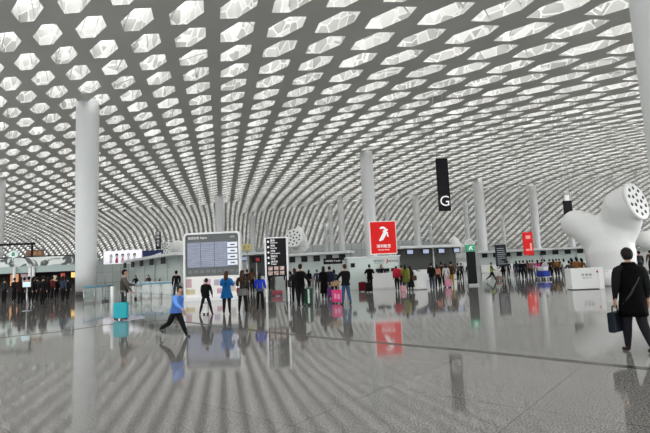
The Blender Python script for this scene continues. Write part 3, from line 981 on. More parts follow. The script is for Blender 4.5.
g = ground(589, 289.5); D = g.y; s = D / FOC
t = board('information_desk', (g.x, g.y + .35, 0), -4); tag(t, 'white box desk at the foot of the big vent tree', 'desk')
W = 30.5 * s; Hh = 21 * s
b = bmesh.new(); box(b, -W / 2, W / 2, -.35, .35, 0.03, Hh, 0, .03); build('desk_body', b, M['white'], t)
b = bmesh.new(); box(b, -W / 2 + .04, W / 2 - .04, -.31, .31, 0, .03); build('plinth', b, M['dark'], t)
text_mesh('letter', '问 询 处', .14, M['blacktxt'], t, (-.02, -.353, Hh * .68))
text_mesh('letter', 'Information Desk', .06, M['blacktxt'], t, (-.02, -.353, Hh * .55))
b = bmesh.new(); lathe(b, [(.055, 0), (.055, .004)], 16); b.transform(Matrix.Translation((.50, -.35, Hh * .82)) @ Matrix.Rotation(math.radians(90), 4, 'X')); build('round_mark', b, M['redtxt'], t)
b = bmesh.new(); box(b, W / 2 - .22, W / 2 + .02, -.37, .37, 0.0, Hh + .02, 0, .02); build('end_panel', b, M['lining'], t)
g = ground(609, 286); t = board('stool', (g.x, g.y, 0), 0); tag(t, 'rounded white stool between the desk and the big vent tree', 'stool')
b = bmesh.new(); lathe(b, [(.20, 0), (.36, .12), (.42, .42), (.36, .72), (.2, .82)], 28); build('seat_body', b, M['white'], t, True)
b = bmesh.new(); lathe(b, [(.30, .80), (.30, .83), (.2, .85)], 28); build('seat_top', b, M['lining'], t)

# white counter between the two groups
g = ground(421, 291); D = g.y + .6; t = board('reception_counter', (at(421, 270, D).x, D + 1.2, 0), 4); tag(t, 'low rounded white counter between two groups of travellers', 'counter')
s = D / FOC
b = bmesh.new()
prof = [(-8.5 * s, 0.02), (7.5 * s, 0.02), (8 * s, .85), (6 * s, 1.0), (-1 * s, 1.05), (-4 * s, 1.2), (-8 * s, 1.25), (-9.5 * s, 1.05)]
poly_prism(b, prof, -.45, .45)
bmesh.ops.bevel(b, geom=list(b.edges), offset=.06, segments=3, affect='EDGES')
build('counter_body', b, M['white'], t)
b = bmesh.new(); box(b, -8 * s, 7 * s, -.40, .40, 0, .03); build('plinth', b, M['dark'], t)
# ---------------------------------------------------------------- check-in islands along the back
M['mon'] = mat('monitor_blue', (0.25, 0.30, 0.42), .3, emit=.6)
M['belt'] = mat('pale_counter', (0.62, 0.65, 0.64), .35)
def checkin_row(px0, px1, D0, D1, n, label, grp, canopy=True, h0=2.6, scr='MON', group=None, dark=False):
    """a straight island: low counters, back wall, canopy and one monitor over every position"""
    a = at(px0, 270, D0); c = at(px1, 270, D1)
    d = Vector((c.x - a.x, c.y - a.y, 0)); Lg = d.length; rz = math.atan2(d.y, d.x)
    t = empty('check_in_island', (a.x, a.y, 0), rz); tag(t, label, 'check-in counter', group or 'check-in islands along the back')
    b = bmesh.new(); box(b, 0, Lg, .9, 1.05, 0, h0 - .25, 0, .01); build('back_wall', b, cm((.10, .105, .10)) if dark else M['cwall'], t)
    if canopy:
        b = bmesh.new(); box(b, -.1, Lg + .1, -.5, 1.2, h0 - .25, h0, 0, .03); build('canopy', b, M['belt'], t)
        k = 0
        while k * 4.0 < Lg:
            b = bmesh.new(); box(b, k * 4.0, k * 4.0 + .1, .75, .9, 0, h0 - .25); k += 1
            build('support', b, M['belt'], t)
    w_ = Lg / n
    for q in range(n):
        x0 = q * w_
        b = bmesh.new(); box(b, x0 + w_ * .12, x0 + w_ * .88, -.35, .25, 0.02, 1.05, 0, .03); build('counter_unit', b, M['white'], t)
        if scr:
            b = bmesh.new(); mw = min(1.15, w_ * .5) / 2; cx = x0 + w_ / 2
            box(b, cx - mw, cx + mw, -.62, -.54, h0 - .85, h0 - .30, 0, .02); f_ = build('monitor', b, M['signblack'], t)
            if scr == 'MON':
                b = bmesh.new(); box(b, cx - mw * .72, cx + mw * .72, -.63, -.62, h0 - .76, h0 - .40); build('monitor_screen', b, M['mon'], f_)
    return t
checkin_row(127, 177, 52, 37.5, 5, 'check-in island with dark monitors left of the flight board', '', h0=3.35, scr='DARK')
checkin_row(243, 268, 50, 48, 2, 'check-in island glimpsed between flight board and directory', '', h0=3.5, dark=True)
checkin_row(289, 351, 46, 44, 5, 'check-in island between the directory and the red banner counter', '', h0=3.1, scr='DARK')
checkin_row(400, 462, 44, 46, 4, 'check-in island with four bright monitors right of red banner', '', h0=3.3, dark=True)
checkin_row(480, 600, 64, 60, 10, 'long pale check-in island at the far right back', '', h0=2.9, scr='DARK')

# black overhead counter sign near the directory
D = 40; p = at(333, 264, D); t = board('counter_sign', (p.x, p.y, p.z), 2); tag(t, 'long black sign with faint white writing left of red banner', 'sign')
b = bmesh.new(); box(b, -.80, .80, -.06, .06, 0, .50, 0, .02); build('panel', b, M['signblack'], t)
text_mesh('letter', '中转柜台 Transfer', .17, M['ink'], t, (0, -.065, .25))
for q in (-.7, .7):
    b = bmesh.new(); tube(b, [(q, 0, .3), (q, 0, 0), (q, 0, -p.z)], .03, 6); build('post', b, M['steel'], t)
# small dark red sign between board and directory
D = 44.5; p = at(256.5, 262.5, D); t = board('counter_sign', (p.x, p.y, p.z), 0); tag(t, 'black sign with red print between flight board and directory', 'sign')
b = bmesh.new(); box(b, -.45, .45, -.06, .06, 0, .62, 0, .02); build('panel', b, M['signblack'], t)
b = bmesh.new(); box(b, -.05, .32, -.07, -.06, .12, .42); build('red_print', b, cm((.45, .06, .07)), t)
b = bmesh.new(); tube(b, [(0, .03, .2), (0, .03, -p.z)], .05, 8); build('post', b, M['steel'], t)
# yellowish sign
D = 45.5; p = at(246.8, 250.5, D); t = board('counter_sign', (p.x, p.y, p.z), 0); tag(t, 'small yellow sign just right of the flight board top corner', 'sign')
b = bmesh.new(); box(b, -.48, .48, -.06, .06, 0, .62, 0, .02); build('panel', b, cm((.55, .48, .22)), t)
for k in range(2): text_mesh('letter', 'GF'[k], .34, M['blacktxt'], t, (-.2 + .4 * k, -.065, .3))
b = bmesh.new(); tube(b, [(0, .03, .2), (0, .03, -p.z)], .05, 8); build('post', b, M['steel'], t)

# portrait billboard, left, with the dark blue picture beside it
D = 56; a = at(104, 264.5, D); c = at(142, 264.5, D - 1); W = (c - a).xy.length; t = board('billboard', (a.x, a.y, 0), math.degrees(math.atan2(c.y - a.y, c.x - a.x)))
tag(t, 'bright white billboard with a row of dark haired faces', 'billboard')
M['bill'] = mat('billboard_white', (0.82, 0.82, 0.88), .4, emit=.55)
zb = a.z + .0; zt = at(104, 251.5, D).z
b = bmesh.new(); box(b, 0, W, -.1, .1, zb, zt, 0, .02); f_ = build('face', b, M['bill'], t)
for k in range(5):
    cx = W * (.20 + .155 * k); cz = zb + (zt - zb) * (.60 + .03 * (k % 2)); r_ = .24
    b = bmesh.new(); lathe(b, [(r_, 0), (r_, .01)], 18); b.transform(Matrix.Translation((cx, -.10, cz)) @ Matrix.Rotation(math.radians(90), 4, 'X') @ Matrix.Diagonal((.85, 1.05, 1, 1))); build('hair_print', b, cm((.03, .03, .05) if k not in (0, 3) else (.45, .5, .52)), f_)
    b = bmesh.new(); lathe(b, [(r_ * .7, 0), (r_ * .7, .01)], 18); b.transform(Matrix.Translation((cx, -.112, cz - .10)) @ Matrix.Rotation(math.radians(90), 4, 'X')); build('face_print', b, cm((.78, .68, .66)), f_)
    b = bmesh.new(); poly_prism(b, [(cx - .22, zb + .12), (cx + .22, zb + .12), (cx + .12, cz - .25), (cx - .12, cz - .25)], -.118, -.108); build('shirt_print', b, cm([(.75, .75, .8), (.5, .1, .2), (.7, .3, .4), (.75, .75, .8), (.7, .7, .75)][k]), f_)
for q in (.1, W - .1):
    b = bmesh.new(); tube(b, [(q, .05, 0), (q, .05, zb + .05)], .06, 8); build('post', b, M['steel'], t)
a = at(142.5, 260, D - 1); c = at(163, 260, D - 1); W = (c - a).xy.length
t = board('picture_panel', (a.x, a.y, 0), 0); tag(t, 'navy picture panel with pink and blue feather shapes beside the billboard', 'billboard')
b = bmesh.new(); box(b, 0, W, -.1, .1, at(150, 259.5, D - 1).z, at(150, 250.5, D - 1).z, 0, .02); f_ = build('face', b, cm((.04, .05, .13)), t)
zb = at(150, 259.5, D - 1).z
for k, (cc, off) in enumerate((((.75, .72, .8), 0), ((.65, .2, .35), .14), ((.2, .3, .65), .28), ((.8, .8, .85), .42))):
    b = bmesh.new(); poly_prism(b, [(W * .35 + off, zb + .1), (W * .5 + off, zb + .15), (W * .95, zb + .25 + off), (W * .9, zb + .35 + off), (W * .5 + off * .4, zb + .5)], -.112 - .004 * k, -.105 - .004 * k); build('feather_print', b, cm(cc), f_)
for q in (.1, W - .1):
    b = bmesh.new(); tube(b, [(q, .05, 0), (q, .05, zb + .05)], .06, 8); build('post', b, M['steel'], t)

# ---------------------------------------------------------------- food stands at far left
D = 48
def X(px, D_=D): return at(px, 280, D_).x
def Z(px, py, D_=D): return at(px, py, D_).z
t = empty('food_court', (X(35), D, 0)); ox = X(35)
tag(t, 'dark food stand front with pale green fascia at far left', 'food stand')
b = bmesh.new()
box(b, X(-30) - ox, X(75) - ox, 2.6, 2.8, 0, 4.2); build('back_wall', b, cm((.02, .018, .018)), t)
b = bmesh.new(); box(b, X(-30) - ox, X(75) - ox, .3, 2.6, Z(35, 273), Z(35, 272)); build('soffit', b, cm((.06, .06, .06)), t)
b = bmesh.new(); box(b, X(-30) - ox, X(76) - ox, -.05, .3, Z(35, 272.5), Z(35, 266), 0, .02); build('fascia', b, mat('green_glass_fascia', (.34, .43, .41), .2), t)
def graph_mat():
    m = mat('ink_wash_panel', (.75, .78, .76), .4)
    tt = m.node_tree; bb = tt.nodes['Principled BSDF']; co = tt.nodes.new('ShaderNodeTexCoord'); n_ = tt.nodes.new('ShaderNodeTexNoise'); n_.inputs['Scale'].default_value = .55; n_.inputs['Detail'].default_value = 2; n_.inputs['Distortion'].default_value = 1.5
    rp = tt.nodes.new('ShaderNodeValToRGB'); rp.color_ramp.interpolation = 'EASE'
    rp.color_ramp.elements[0].color = (.05, .06, .06, 1); rp.color_ramp.elements[0].position = .42
    rp.color_ramp.elements[1].color = (.72, .76, .74, 1); rp.color_ramp.elements[1].position = .50
    tt.links.new(co.outputs['Object'], n_.inputs['Vector']); tt.links.new(n_.outputs['Fac'], rp.inputs[0]); tt.links.new(rp.outputs[0], bb.inputs['Base Color'])
    return m
b = bmesh.new(); box(b, X(-30) - ox, X(74) - ox, .0, .2, Z(35, 266), Z(35, 257), 0, .02); build('picture_frieze', b, graph_mat(), t, label='white frieze with black ink shapes')
b = bmesh.new(); box(b, X(-30) - ox, X(75) - ox, .6, 1.1, 0, 1.05, 0, .02); build('serving_counter', b, cm((.05, .045, .045)), t)
b = bmesh.new(); box(b, X(-40) - ox, X(31) - ox, .3, .6, Z(15, 245), Z(15, 243), 0, .02); build('roof_beam', b, M['signblack'], t)
for px in (-20, 28):
    b = bmesh.new(); box(b, X(px) - ox, X(px) - ox + .15, .35, .5, Z(35, 257) - .2, Z(15, 244)); build('beam_support', b, M['signblack'], t)
lit = [((5, 14), (270.5, 287), (.42, .30, .34), .5, 'menu_board', 'back-lit menu board with pale rows at far left'),
       ((-6, 2), (271, 285), (.75, .30, .12), .7, 'menu_board', 'orange lit menu board cut by the left edge'),
       ((58, 66), (273.5, 279), (1.0, .45, .14), 1.4, 'menu_board', 'glowing orange menu board beside the thick column'),
       ((67.5, 73), (272, 284), (.8, .34, .2), .8, 'menu_board', 'red orange lit panel touching the thick column'),
       ((47, 51), (274, 278), (.5, .1, .08), .5, 'menu_board', 'small dim red lit panel in the middle of the food stand'),
       ((39, 42.5), (276, 288), (.50, .40, .28), .5, 'menu_board', 'narrow beige lit panel in the food stand')]
for (a0, a1), (y0, y1), c_, e_, nm, lb in lit:
    b = bmesh.new(); box(b, X(a0) - ox, X(a1) - ox, 2.45, 2.58, Z(35, y1), min(Z(35, y0), 3.0), 0, .01)
    o = build(nm, b, mat('lit_' + lb[:10], c_, .4, emit=e_, noise=.5, nscale=2.5), t, label=lb)
b = bmesh.new()
for px in (15.5, 31, 34.5): 
    b = bmesh.new(); x_ = X(px) - ox; lathe(b, [(.14, 0), (.14, Z(35, 266.5))], 16, x_, -.2)
    build('round_post', b, M['white'], t, label={15.5: 'white post right of the pale menu board', 31: 'white post, left one of a close pair in the food stand', 34.5: 'white post, right one of a close pair in the food stand'}[px])
p = at(13.5, 258, D - .5); t = board('diamond_sign', (p.x, p.y, p.z), 0); tag(t, 'pale green hexagon sign above the far left food stand', 'sign')
b = bmesh.new(); poly_prism(b, [(-.45, .15), (0, 0), (.45, .15), (.45, .55), (0, .78), (-.45, .55)], -.05, .05); f_ = build('face', b, mat('sign_mint', (.55, .68, .62), .4, emit=.3), t)
b = bmesh.new(); poly_prism(b, [(-.15, .2), (.15, .2), (.15, .5), (0, .62), (-.15, .5)], -.056, -.05); build('mark', b, cm((.1, .3, .22)), f_)
b = bmesh.new(); tube(b, [(0, 0, .05), (0, 0, Z(15, 266) - p.z)], .04, 6); tube(b, [(0, 0, Z(15, 266) - p.z + .02), (0, .6, Z(15, 266) - p.z + .02)], .03, 6); build('stem', b, M['steel'], t)
D2 = 52; p = at(35, 257.5, D2); t = board('rooftop_sign', (p.x, p.y, p.z), 0); tag(t, 'brown orange sign above the ink frieze of the food stand', 'sign')
b = bmesh.new(); box(b, -.95, .95, -.08, .08, 0, .85, 0, .02); f_ = build('face', b, mat('sign_brown', (.20, .09, .05), .5, noise=.5, nscale=2), t)
text_mesh('letter', '美食', .5, cm((.7, .4, .15)), f_, (.3, -.085, .42))
for q in (-.7, .7):
    b = bmesh.new(); tube(b, [(q, 0, .1), (q, 0, -p.z)], .05, 6); build('post', b, M['steel'], t)
# small screen on a pole
g = ground(26.5, 311); t = board('screen_stand', (g.x, g.y, 0), 5); tag(t, 'small pale blue screen on a slim pole in front of the food stand', 'screen stand'); s = g.y / FOC
b = bmesh.new(); tube(b, [(0, 0, .02), (0, 0, 1.30)], .035, 10); build('pole', b, M['steel'], t)
b = bmesh.new(); lathe(b, [(.22, 0), (.22, .02), (.05, .035)], 20); build('base_plate', b, M['steel'], t)
b = bmesh.new(); box(b, -.21, .21, -.06, -.02, 1.27, 1.56, 0, .01); f_ = build('screen_housing', b, M['frame'], t)
b = bmesh.new(); box(b, -.18, .18, -.066, -.06, 1.30, 1.53); build('screen', b, mat('screen_cyan', (.45, .62, .68), .3, emit=.6), f_)

# ---------------------------------------------------------------- blue topped queue barrier, bollard, bin
M['blue'] = mat('barrier_blue', (0.12, 0.36, 0.52), .35)
def glass_mat():
    m = mat('barrier_glass', (.75, .85, .83), .05, alpha=.28); return m
M['bglass'] = glass_mat()
def barrier(a, c, n, label):
    d = Vector((c.x - a.x, c.y - a.y, 0)); Lg = d.length
    t = empty('glass_barrier', (a.x, a.y, 0), math.atan2(d.y, d.x)); tag(t, label, 'barrier', 'blue topped glass barriers')
    b = bmesh.new(); tube(b, [(0, 0, 1.05), (Lg, 0, 1.05)], .055, 10); build('top_rail', b, M['blue'], t, label='blue top rail')
    for k in range(n + 1):
        b = bmesh.new(); x = Lg * k / n; tube(b, [(x, 0, 0), (x, 0, 1.02)], .03, 8); build('post', b, M['steel'], t)
    for k in range(n):
        b = bmesh.new(); box(b, Lg * k / n + .06, Lg * (k + 1) / n - .06, -.008, .008, .12, .96); build('glass_pane', b, M['bglass'], t)
def gy(px, D): v = at(px, 270, D); return Vector((v.x, v.y, 0))
barrier(gy(84, 29), gy(113, 33.5), 3, 'glass barrier with blue rail beside the thick left column')
barrier(gy(131, 33.5), gy(172, 33), 4, 'glass barrier with blue rail right of the man with turquoise case')
g = ground(112.5, 317.5); b = bmesh.new(); hb = (317.5 - 287) * g.y / FOC
t = board('bollard', (g.x, g.y, 0), 0); tag(t, 'slim pale round bollard just left of the turquoise suitcase', 'bollard')
lathe(b, [(.075, .02), (.075, hb - .03), (.05, hb)], 20); build('shaft', b, M['white'], t)
b = bmesh.new(); lathe(b, [(.11, 0), (.11, .02), (.08, .03)], 20); build('foot_ring', b, M['steel'], t)
g = ground(105.5, 299.5); t = board('litter_bin', (g.x, g.y, 0), 0); tag(t, 'dark grey litter bin behind the slim bollard', 'bin')
b = bmesh.new(); box(b, -.19, .19, -.19, .19, 0, .92, 0, .03); build('bin_body', b, cm((.05, .05, .05), .4), t)
b = bmesh.new(); box(b, -.21, .21, -.21, .21, .92, 1.0, 0, .02); build('bin_lid', b, M['steel'], t)

# floor posters
def decal(pts, cols, label):
    b = bmesh.new(); g = [ground(*p) for p in pts]
    vs_ = [b.verts.new((p.x, p.y, .004)) for p in g]; f = b.faces.new(vs_)
    r = bmesh.ops.extrude_face_region(b, geom=[f])
    for v in [v for v in r['geom'] if isinstance(v, bmesh.types.BMVert)]: v.co.z = .001
    m = mat('print_' + label[:8], cols[0], .12, noise=.0)
    tt = m.node_tree; bb = tt.nodes['Principled BSDF']; co = tt.nodes.new('ShaderNodeTexCoord'); n_ = tt.nodes.new('ShaderNodeTexNoise'); n_.inputs['Scale'].default_value = 1.6
    rp = tt.nodes.new('ShaderNodeValToRGB'); rp.color_ramp.elements[0].color = (*cols[0], 1); rp.color_ramp.elements[1].color = (*cols[1], 1)
    rp.color_ramp.elements[0].position = .42; rp.color_ramp.elements[1].position = .56
    tt.links.new(co.outputs['Object'], n_.inputs['Vector']); tt.links.new(n_.outputs['Fac'], rp.inputs[0]); tt.links.new(rp.outputs[0], bb.inputs['Base Color'])
    tag(build('floor_poster', b, m), label, 'floor poster', 'printed posters stuck on the floor')
decal([(103, 325), (117, 321.5), (115, 317), (102.5, 319)], [(.62, .30, .42), (.60, .56, .66)], 'pink and white poster stuck on the floor left of turquoise suitcase')
decal([(124, 321), (146, 318), (141, 315.5), (122, 317.8)], [(.75, .72, .86), (.50, .45, .62)], 'pale lilac poster stuck on the floor right of turquoise suitcase')
decal([(153, 313), (165, 311.5), (163, 308.5), (152, 309.5)], [(.70, .66, .78), (.25, .25, .32)], 'small lilac poster on the floor behind the boy in blue')
# ---------------------------------------------------------------- the people
def P(px, foot, headpx, yaw, label, hk=1.0, **kw):
    x, y, h = pl(px, foot, headpx)
    lo = kw.pop('lo', 1.48)
    h = max(lo, min(1.84, h * hk))
    return person(x, y, yaw, h, label, **kw)
def satchel(name, loc, rz, w, h, d, col, label, cat='bag', strap=.3, z=0.0, group=None):
    t = empty(name, loc, math.radians(rz)); tag(t, label, cat, group)
    b = bmesh.new(); box(b, -w / 2, w / 2, -d / 2, d / 2, 0, h, 0, min(w, d, h) * .22); build('bag_body', b, cm(col, .5), t)
    b = bmesh.new(); tube(b, [(-w * .28, 0, h - .01), (-w * .22, 0, h + strap), (w * .22, 0, h + strap), (w * .28, 0, h - .01)], .011, 6); build('strap', b, cm((.02, .02, .02)), t)
    return t

# man at the right with the briefcase
t, wr, pz = P(638, 352, 249.5, 178, 'man in a long black coat walking away at far right', top=BLACK, legs=(.012, .012, .016), shoe=(.03, .018, .012), hair=HAIR,
              la=(6, 6, 8), ra=(-8, 6, 14), ll=(11, 6), rl=(-9, 20), coat=(-.19, (.003, .003, .0035), .014, .285), hi=True, build_w=1.24)
b = bmesh.new()   # strap over the back
h_ = pz / .55
tube(b, [(-.17, .03, pz + .46), (-.06, .135, pz + .30), (.10, .15, pz + .05), (.19, .06, pz - .12)], .016, 6); build('shoulder_strap', b, cm((.03, .03, .03), .4), t)
w_ = world_of(t, wr[1]); 
# the carried briefcase hangs from his left hand
lt = world_of(t, wr[1])
def hang(lt, w, h, d, rz, col, label, name='briefcase', cat='briefcase', drop=.09):
    return satchel(name, (lt.x, lt.y, lt.z - drop - h), rz, w, h, d, col, label, cat, strap=drop + .005)
hang(lt, .40, .33, .12, 38, (.006, .010, .016), 'dark blue black briefcase in the left hand of the black coated man')

# boy in blue walking left to right... he strides towards the left counter
t, wr, pz = P(176, 337, 284.5, 68, 'boy in a light blue shirt and black trousers striding past', top=(.14, .32, .78), legs=BLACK, shoe=(.05, .05, .05), lo=1.34,
              la=(-22, 8, 40), ra=(24, 8, 30), ll=(28, 4), rl=(-30, 34), lean=13, hi=True, head=(0, 6), build_w=1.25, coat=(-.04, (.14, .32, .78), .01, .245, 'shirt'))
# man with turquoise suitcase
t, wr, pz = P(124, 317.5, 265, 118, 'man in grey brown vest standing behind a turquoise suitcase', top=(.095, .085, .07), legs=(.02, .02, .025),
              la=(42, 6, 40), ra=(20, 8, 20), ll=(4, 2), rl=(-4, 6), hi=True, coat=(-.02, (.10, .09, .075), .008), head=(-15, 8))
g = ground(122.2, 319.3)
suitcase(g.x, g.y - .1, -4, .50, .64, .26, (.0, .38, .44), 'turquoise hard shell suitcase with raised chrome handle', 'suitcases around the hall', handle=.42)
# people in front of the flight board
P(206, 314.5, 279, 176, 'child sized figure in black standing wide legged over a white case', top=BLACK, legs=(.012, .012, .016), lo=1.36, ll=(4, 6), rl=(2, 6), spread=16, lean=8,
  la=(12, 10, 10), ra=(12, 10, 10), hi=True, coat=(-.03, (.013, .013, .014), .02))
g = ground(207, 314.0); suitcase(g.x, g.y - .16, 0, .20, .42, .16, (.66, .66, .66), 'small white case between the legs of the figure in black', 'suitcases around the hall', handle=0)
P(227, 313.8, 272, 180, 'woman in a bright blue coat watching the flight board', top=(.015, .15, .42), legs=BLACK, hair=BROWN_HAIR, hairlen=1.0, la=(30, 10, 95), ra=(25, 10, 85), hi=True,
  coat=(-.17, (.015, .16, .45), .045), ll=(3, 2), rl=(-3, 2), spread=3)
t, wr, pz = P(243, 312.3, 271, 172, 'long haired woman in grey skirt beside the blue coat', top=(.03, .022, .018), legs=BLACK, hair=BROWN_HAIR, hairlen=1.5, la=(14, 12, 75), ra=(0, 10, 20), hi=True,
  coat=(-.135, (.26, .26, .25), .03, .03, 'skirt'), ll=(6, 2), rl=(-6, 4), spread=7)
lt = world_of(t, wr[1])
hang(lt, .24, .20, .10, 20, (.42, .02, .03), 'red handbag carried by the woman in grey skirt', 'handbag', 'handbag', .12)
t, wr, pz = P(260.5, 310.3, 274, 178, 'woman in cobalt blue top with green hood near the directory', top=(.02, .05, .50), legs=BLACK, hair=HAIR, hairlen=.5, la=(8, 8, 60), ra=(8, 8, 60), hi=True, spread=4,
  coat=(-.02, (.12, .12, .20), .02, .05, 'jacket_hem'))
b = bmesh.new(); r = bmesh.ops.create_uvsphere(b, u_segments=14, v_segments=8, radius=1)
for v in r['verts']: v.co = Vector((v.co.x * .10, v.co.y * .07 + .05, v.co.z * .06 + pz + .50))
build('hood', b, cm((.18, .42, .20)), t, True, label='light green hood')
# dark pair right of the directory
P(301.5, 306.3, 265, 150, 'tallest dark clad man right of the directory sign', top=BLACK, legs=BLACK, hi=True, la=(10, 8, 20), ra=(20, 10, 60), coat=(-.06, BLACK, .01), spread=5)
tc, wc, pzc = P(295.5, 303.5, 269, 205, 'dark clad companion with shoulder bag close right of the directory', top=(.02, .018, .018), legs=BLACK, hair=BROWN_HAIR, hairlen=.6, la=(10, 8, 70), coat=(-.08, (.02, .018, .018), .015))
v = world_of(tc, Vector((.27, -.02, 0))); satchel('shoulder_bag', (v.x, v.y, .78), 100, .34, .34, .14, (.02, .02, .022), 'black shoulder bag against the dark clad companion', strap=.42)
g = ground(308.8, 305.3)
suitcase(g.x, g.y, -6, .36, .74, .26, (.008, .06, .03), 'dark green suitcase with a white checked band', 'suitcases around the hall', handle=.06)
o = C.objects[-1].parent
b = bmesh.new(); box(b, -.01, .07, -.138, -.132, .10, .70)
for k in range(6): box(b, -.01, .07, -.150, -.134, .12 + k * .10, .17 + k * .10, 0, .004)
build('checked_band', b, M['white'], o)
# middle group
G = 'travellers by the check-in counters'
P(309.5, 290.5, 271, 160, 'distant figure in black behind the green suitcase', top=BLACK, legs=BLACK, hairlen=.4, coat=(-.1, BLACK, .02))
P(317.5, 291, 271.5, 170, 'distant figure in dark navy jacket right of green suitcase', top=NAVY, legs=(.03, .03, .04), spread=4)
P(324.5, 299, 267, 175, 'woman in long black dress left of the pink suitcase group', top=BLACK, legs=BLACK, hairlen=.6, coat=(-.36, BLACK, .03), la=(10, 8, 30))
P(330.5, 297, 267, 190, 'person in dark navy coat behind the purple bag', top=NAVY, legs=BLACK, coat=(-.12, NAVY, .02))
P(335, 296.5, 270.5, 185, 'shorter dark haired person behind the pink suitcase', top=(.03, .03, .05), legs=BLACK, lo=1.45, hairlen=.3)
P(346.5, 304.5, 265, 212, 'man in black jacket and blue jeans beside the pink suitcase', top=BLACK, legs=(.045, .085, .16), hair=BROWN_HAIR, hi=True, la=(40, 14, 20), ra=(14, 10, 18),
  coat=(-.06, (.013, .013, .015), .02), build_w=1.12, spread=4)
g = ground(337, 303.3)
suitcase(g.x, g.y, 4, .42, .60, .28, (.75, .02, .20), 'bright pink suitcase with pale print and raised handle', 'suitcases around the hall', handle=.30)
o = C.objects[-1].parent
b = bmesh.new(); box(b, -.12, -.02, -.158, -.150, .22, .44, 0, .003); box(b, .02, .13, -.158, -.150, .20, .42, 0, .003); build('print', b, cm((.8, .35, .5)), o)
t = empty('folded_jacket', (g.x - .03, g.y + .05, .87)); tag(t, 'tan jacket draped over the pink suitcase handle', 'jacket')
b = bmesh.new(); box(b, -.22, .20, -.16, .10, 0, .09, 0, .035); box(b, -.20, .16, -.19, -.10, -.10, .05, 0, .03); box(b, .05, .24, -.14, .08, .06, .13, 0, .03); build('cloth', b, cm((.36, .24, .13)), t)
g = ground(329.8, 299); suitcase(g.x, g.y, 0, .26, .58, .22, (.10, .03, .12), 'dark purple case left of the pink suitcase', 'suitcases around the hall', handle=.1, soft=True)
P(370.5, 291, 265, 180, 'man in black standing at the white service counter', top=BLACK, legs=BLACK, la=(35, 18, 60), ra=(35, 18, 60), coat=(-.08, BLACK, .02), build_w=1.15)
g = ground(362.6, 291.8); suitcase(g.x, g.y, 10, .46, .62, .30, (.11, .005, .012), 'dark red bag standing left of the man at the counter', 'suitcases around the hall', handle=0, soft=True)
g = ground(369.5, 292.3); suitcase(g.x, g.y, -5, .44, .60, .28, (.005, .005, .006), 'black bag at the feet of the man at the counter', 'suitcases around the hall', handle=0, soft=True)
# the group with the red backpack
t, wr, pz = P(397.5, 290.5, 266.5, 172, 'person wearing a large red backpack', top=(.03, .03, .05), legs=BLACK)
b = bmesh.new(); box(b, -.22, .22, .10, .36, pz - .02, pz + .56, 0, .09); bp = build('backpack', b, cm((.45, .02, .04)), t, label='large red backpack')
b = bmesh.new(); box(b, -.15, .15, .34, .41, pz + .04, pz + .28, 0, .03); build('pocket', b, cm((.33, .015, .03)), bp)
P(402.5, 290, 265.5, 165, 'person in pink red jacket and dark trousers in the backpack group', top=(.50, .05, .10), legs=(.04, .03, .05), la=(20, 8, 60))
P(406.5, 291, 264.5, 160, 'woman with yellow green striped shawl in the backpack group', top=(.28, .28, .04), legs=(.05, .07, .05), hair=HAIR, hairlen=.8, coat=(-.2, (.20, .22, .04), .03), la=(20, 10, 70))
P(411, 290.5, 267, 200, 'woman in long black skirt at right of the backpack group', top=(.015, .02, .02), legs=BLACK, hairlen=.6, coat=(-.40, (.015, .018, .02), .07))
g = ground(413.3, 290); satchel('handbag', (g.x, g.y - .45, .60), 20, .34, .30, .16, (.07, .035, .02), 'brown handbag beside the woman in long black skirt', strap=.22)
g = ground(402.5, 291.5); satchel('travel_bag', (g.x, g.y - .25, 0), 20, .32, .36, .2, (.55, .28, .32), 'pale pink bag on the floor in the backpack group', strap=.1)
# group right of the white counter
P(432.5, 289.5, 263, 165, 'tall man in black jacket and dark jeans right of white counter', top=BLACK, legs=(.03, .045, .07), la=(25, 8, 40), ll=(12, 4), rl=(-10, 14), coat=(-.06, BLACK, .015))
P(438, 287.5, 266, 180, 'woman in an orange top with black bag', top=(.50, .20, .13), legs=BLACK, hairlen=.7, coat=(-.12, (.02, .02, .02), .02, .04, 'skirt'))
P(442.5, 286.5, 262.5, 175, 'dark brown clad man behind the orange top woman', top=(.05, .03, .025), legs=BLACK, coat=(-.1, (.05, .03, .025), .02))
P(447, 287, 265, 185, 'person in white jacket near the pale pink suitcase', top=(.6, .58, .56), legs=(.55, .42, .44), hairlen=.5)
P(452.3, 286.5, 262, 170, 'man in brown jacket and mustard yellow trousers', top=(.09, .04, .025), legs=(.38, .23, .05), coat=(-.05, (.09, .04, .025), .015), build_w=1.1)
g = ground(448, 287.6); suitcase(g.x, g.y, 0, .36, .52, .24, (.62, .22, .34), 'pale pink suitcase in front of the white jacket person', 'suitcases around the hall', handle=.3)
P(458.5, 281, 264, 150, 'distant grey clad person right of the mustard trousers man', top=(.08, .08, .09), legs=BLACK)
P(462, 280, 264.5, 200, 'distant person in black left of the exit pillar', top=BLACK, legs=BLACK)
P(469.7, 281.5, 266, 180, 'dark figure half hidden by the black exit pillar', top=BLACK, legs=BLACK)
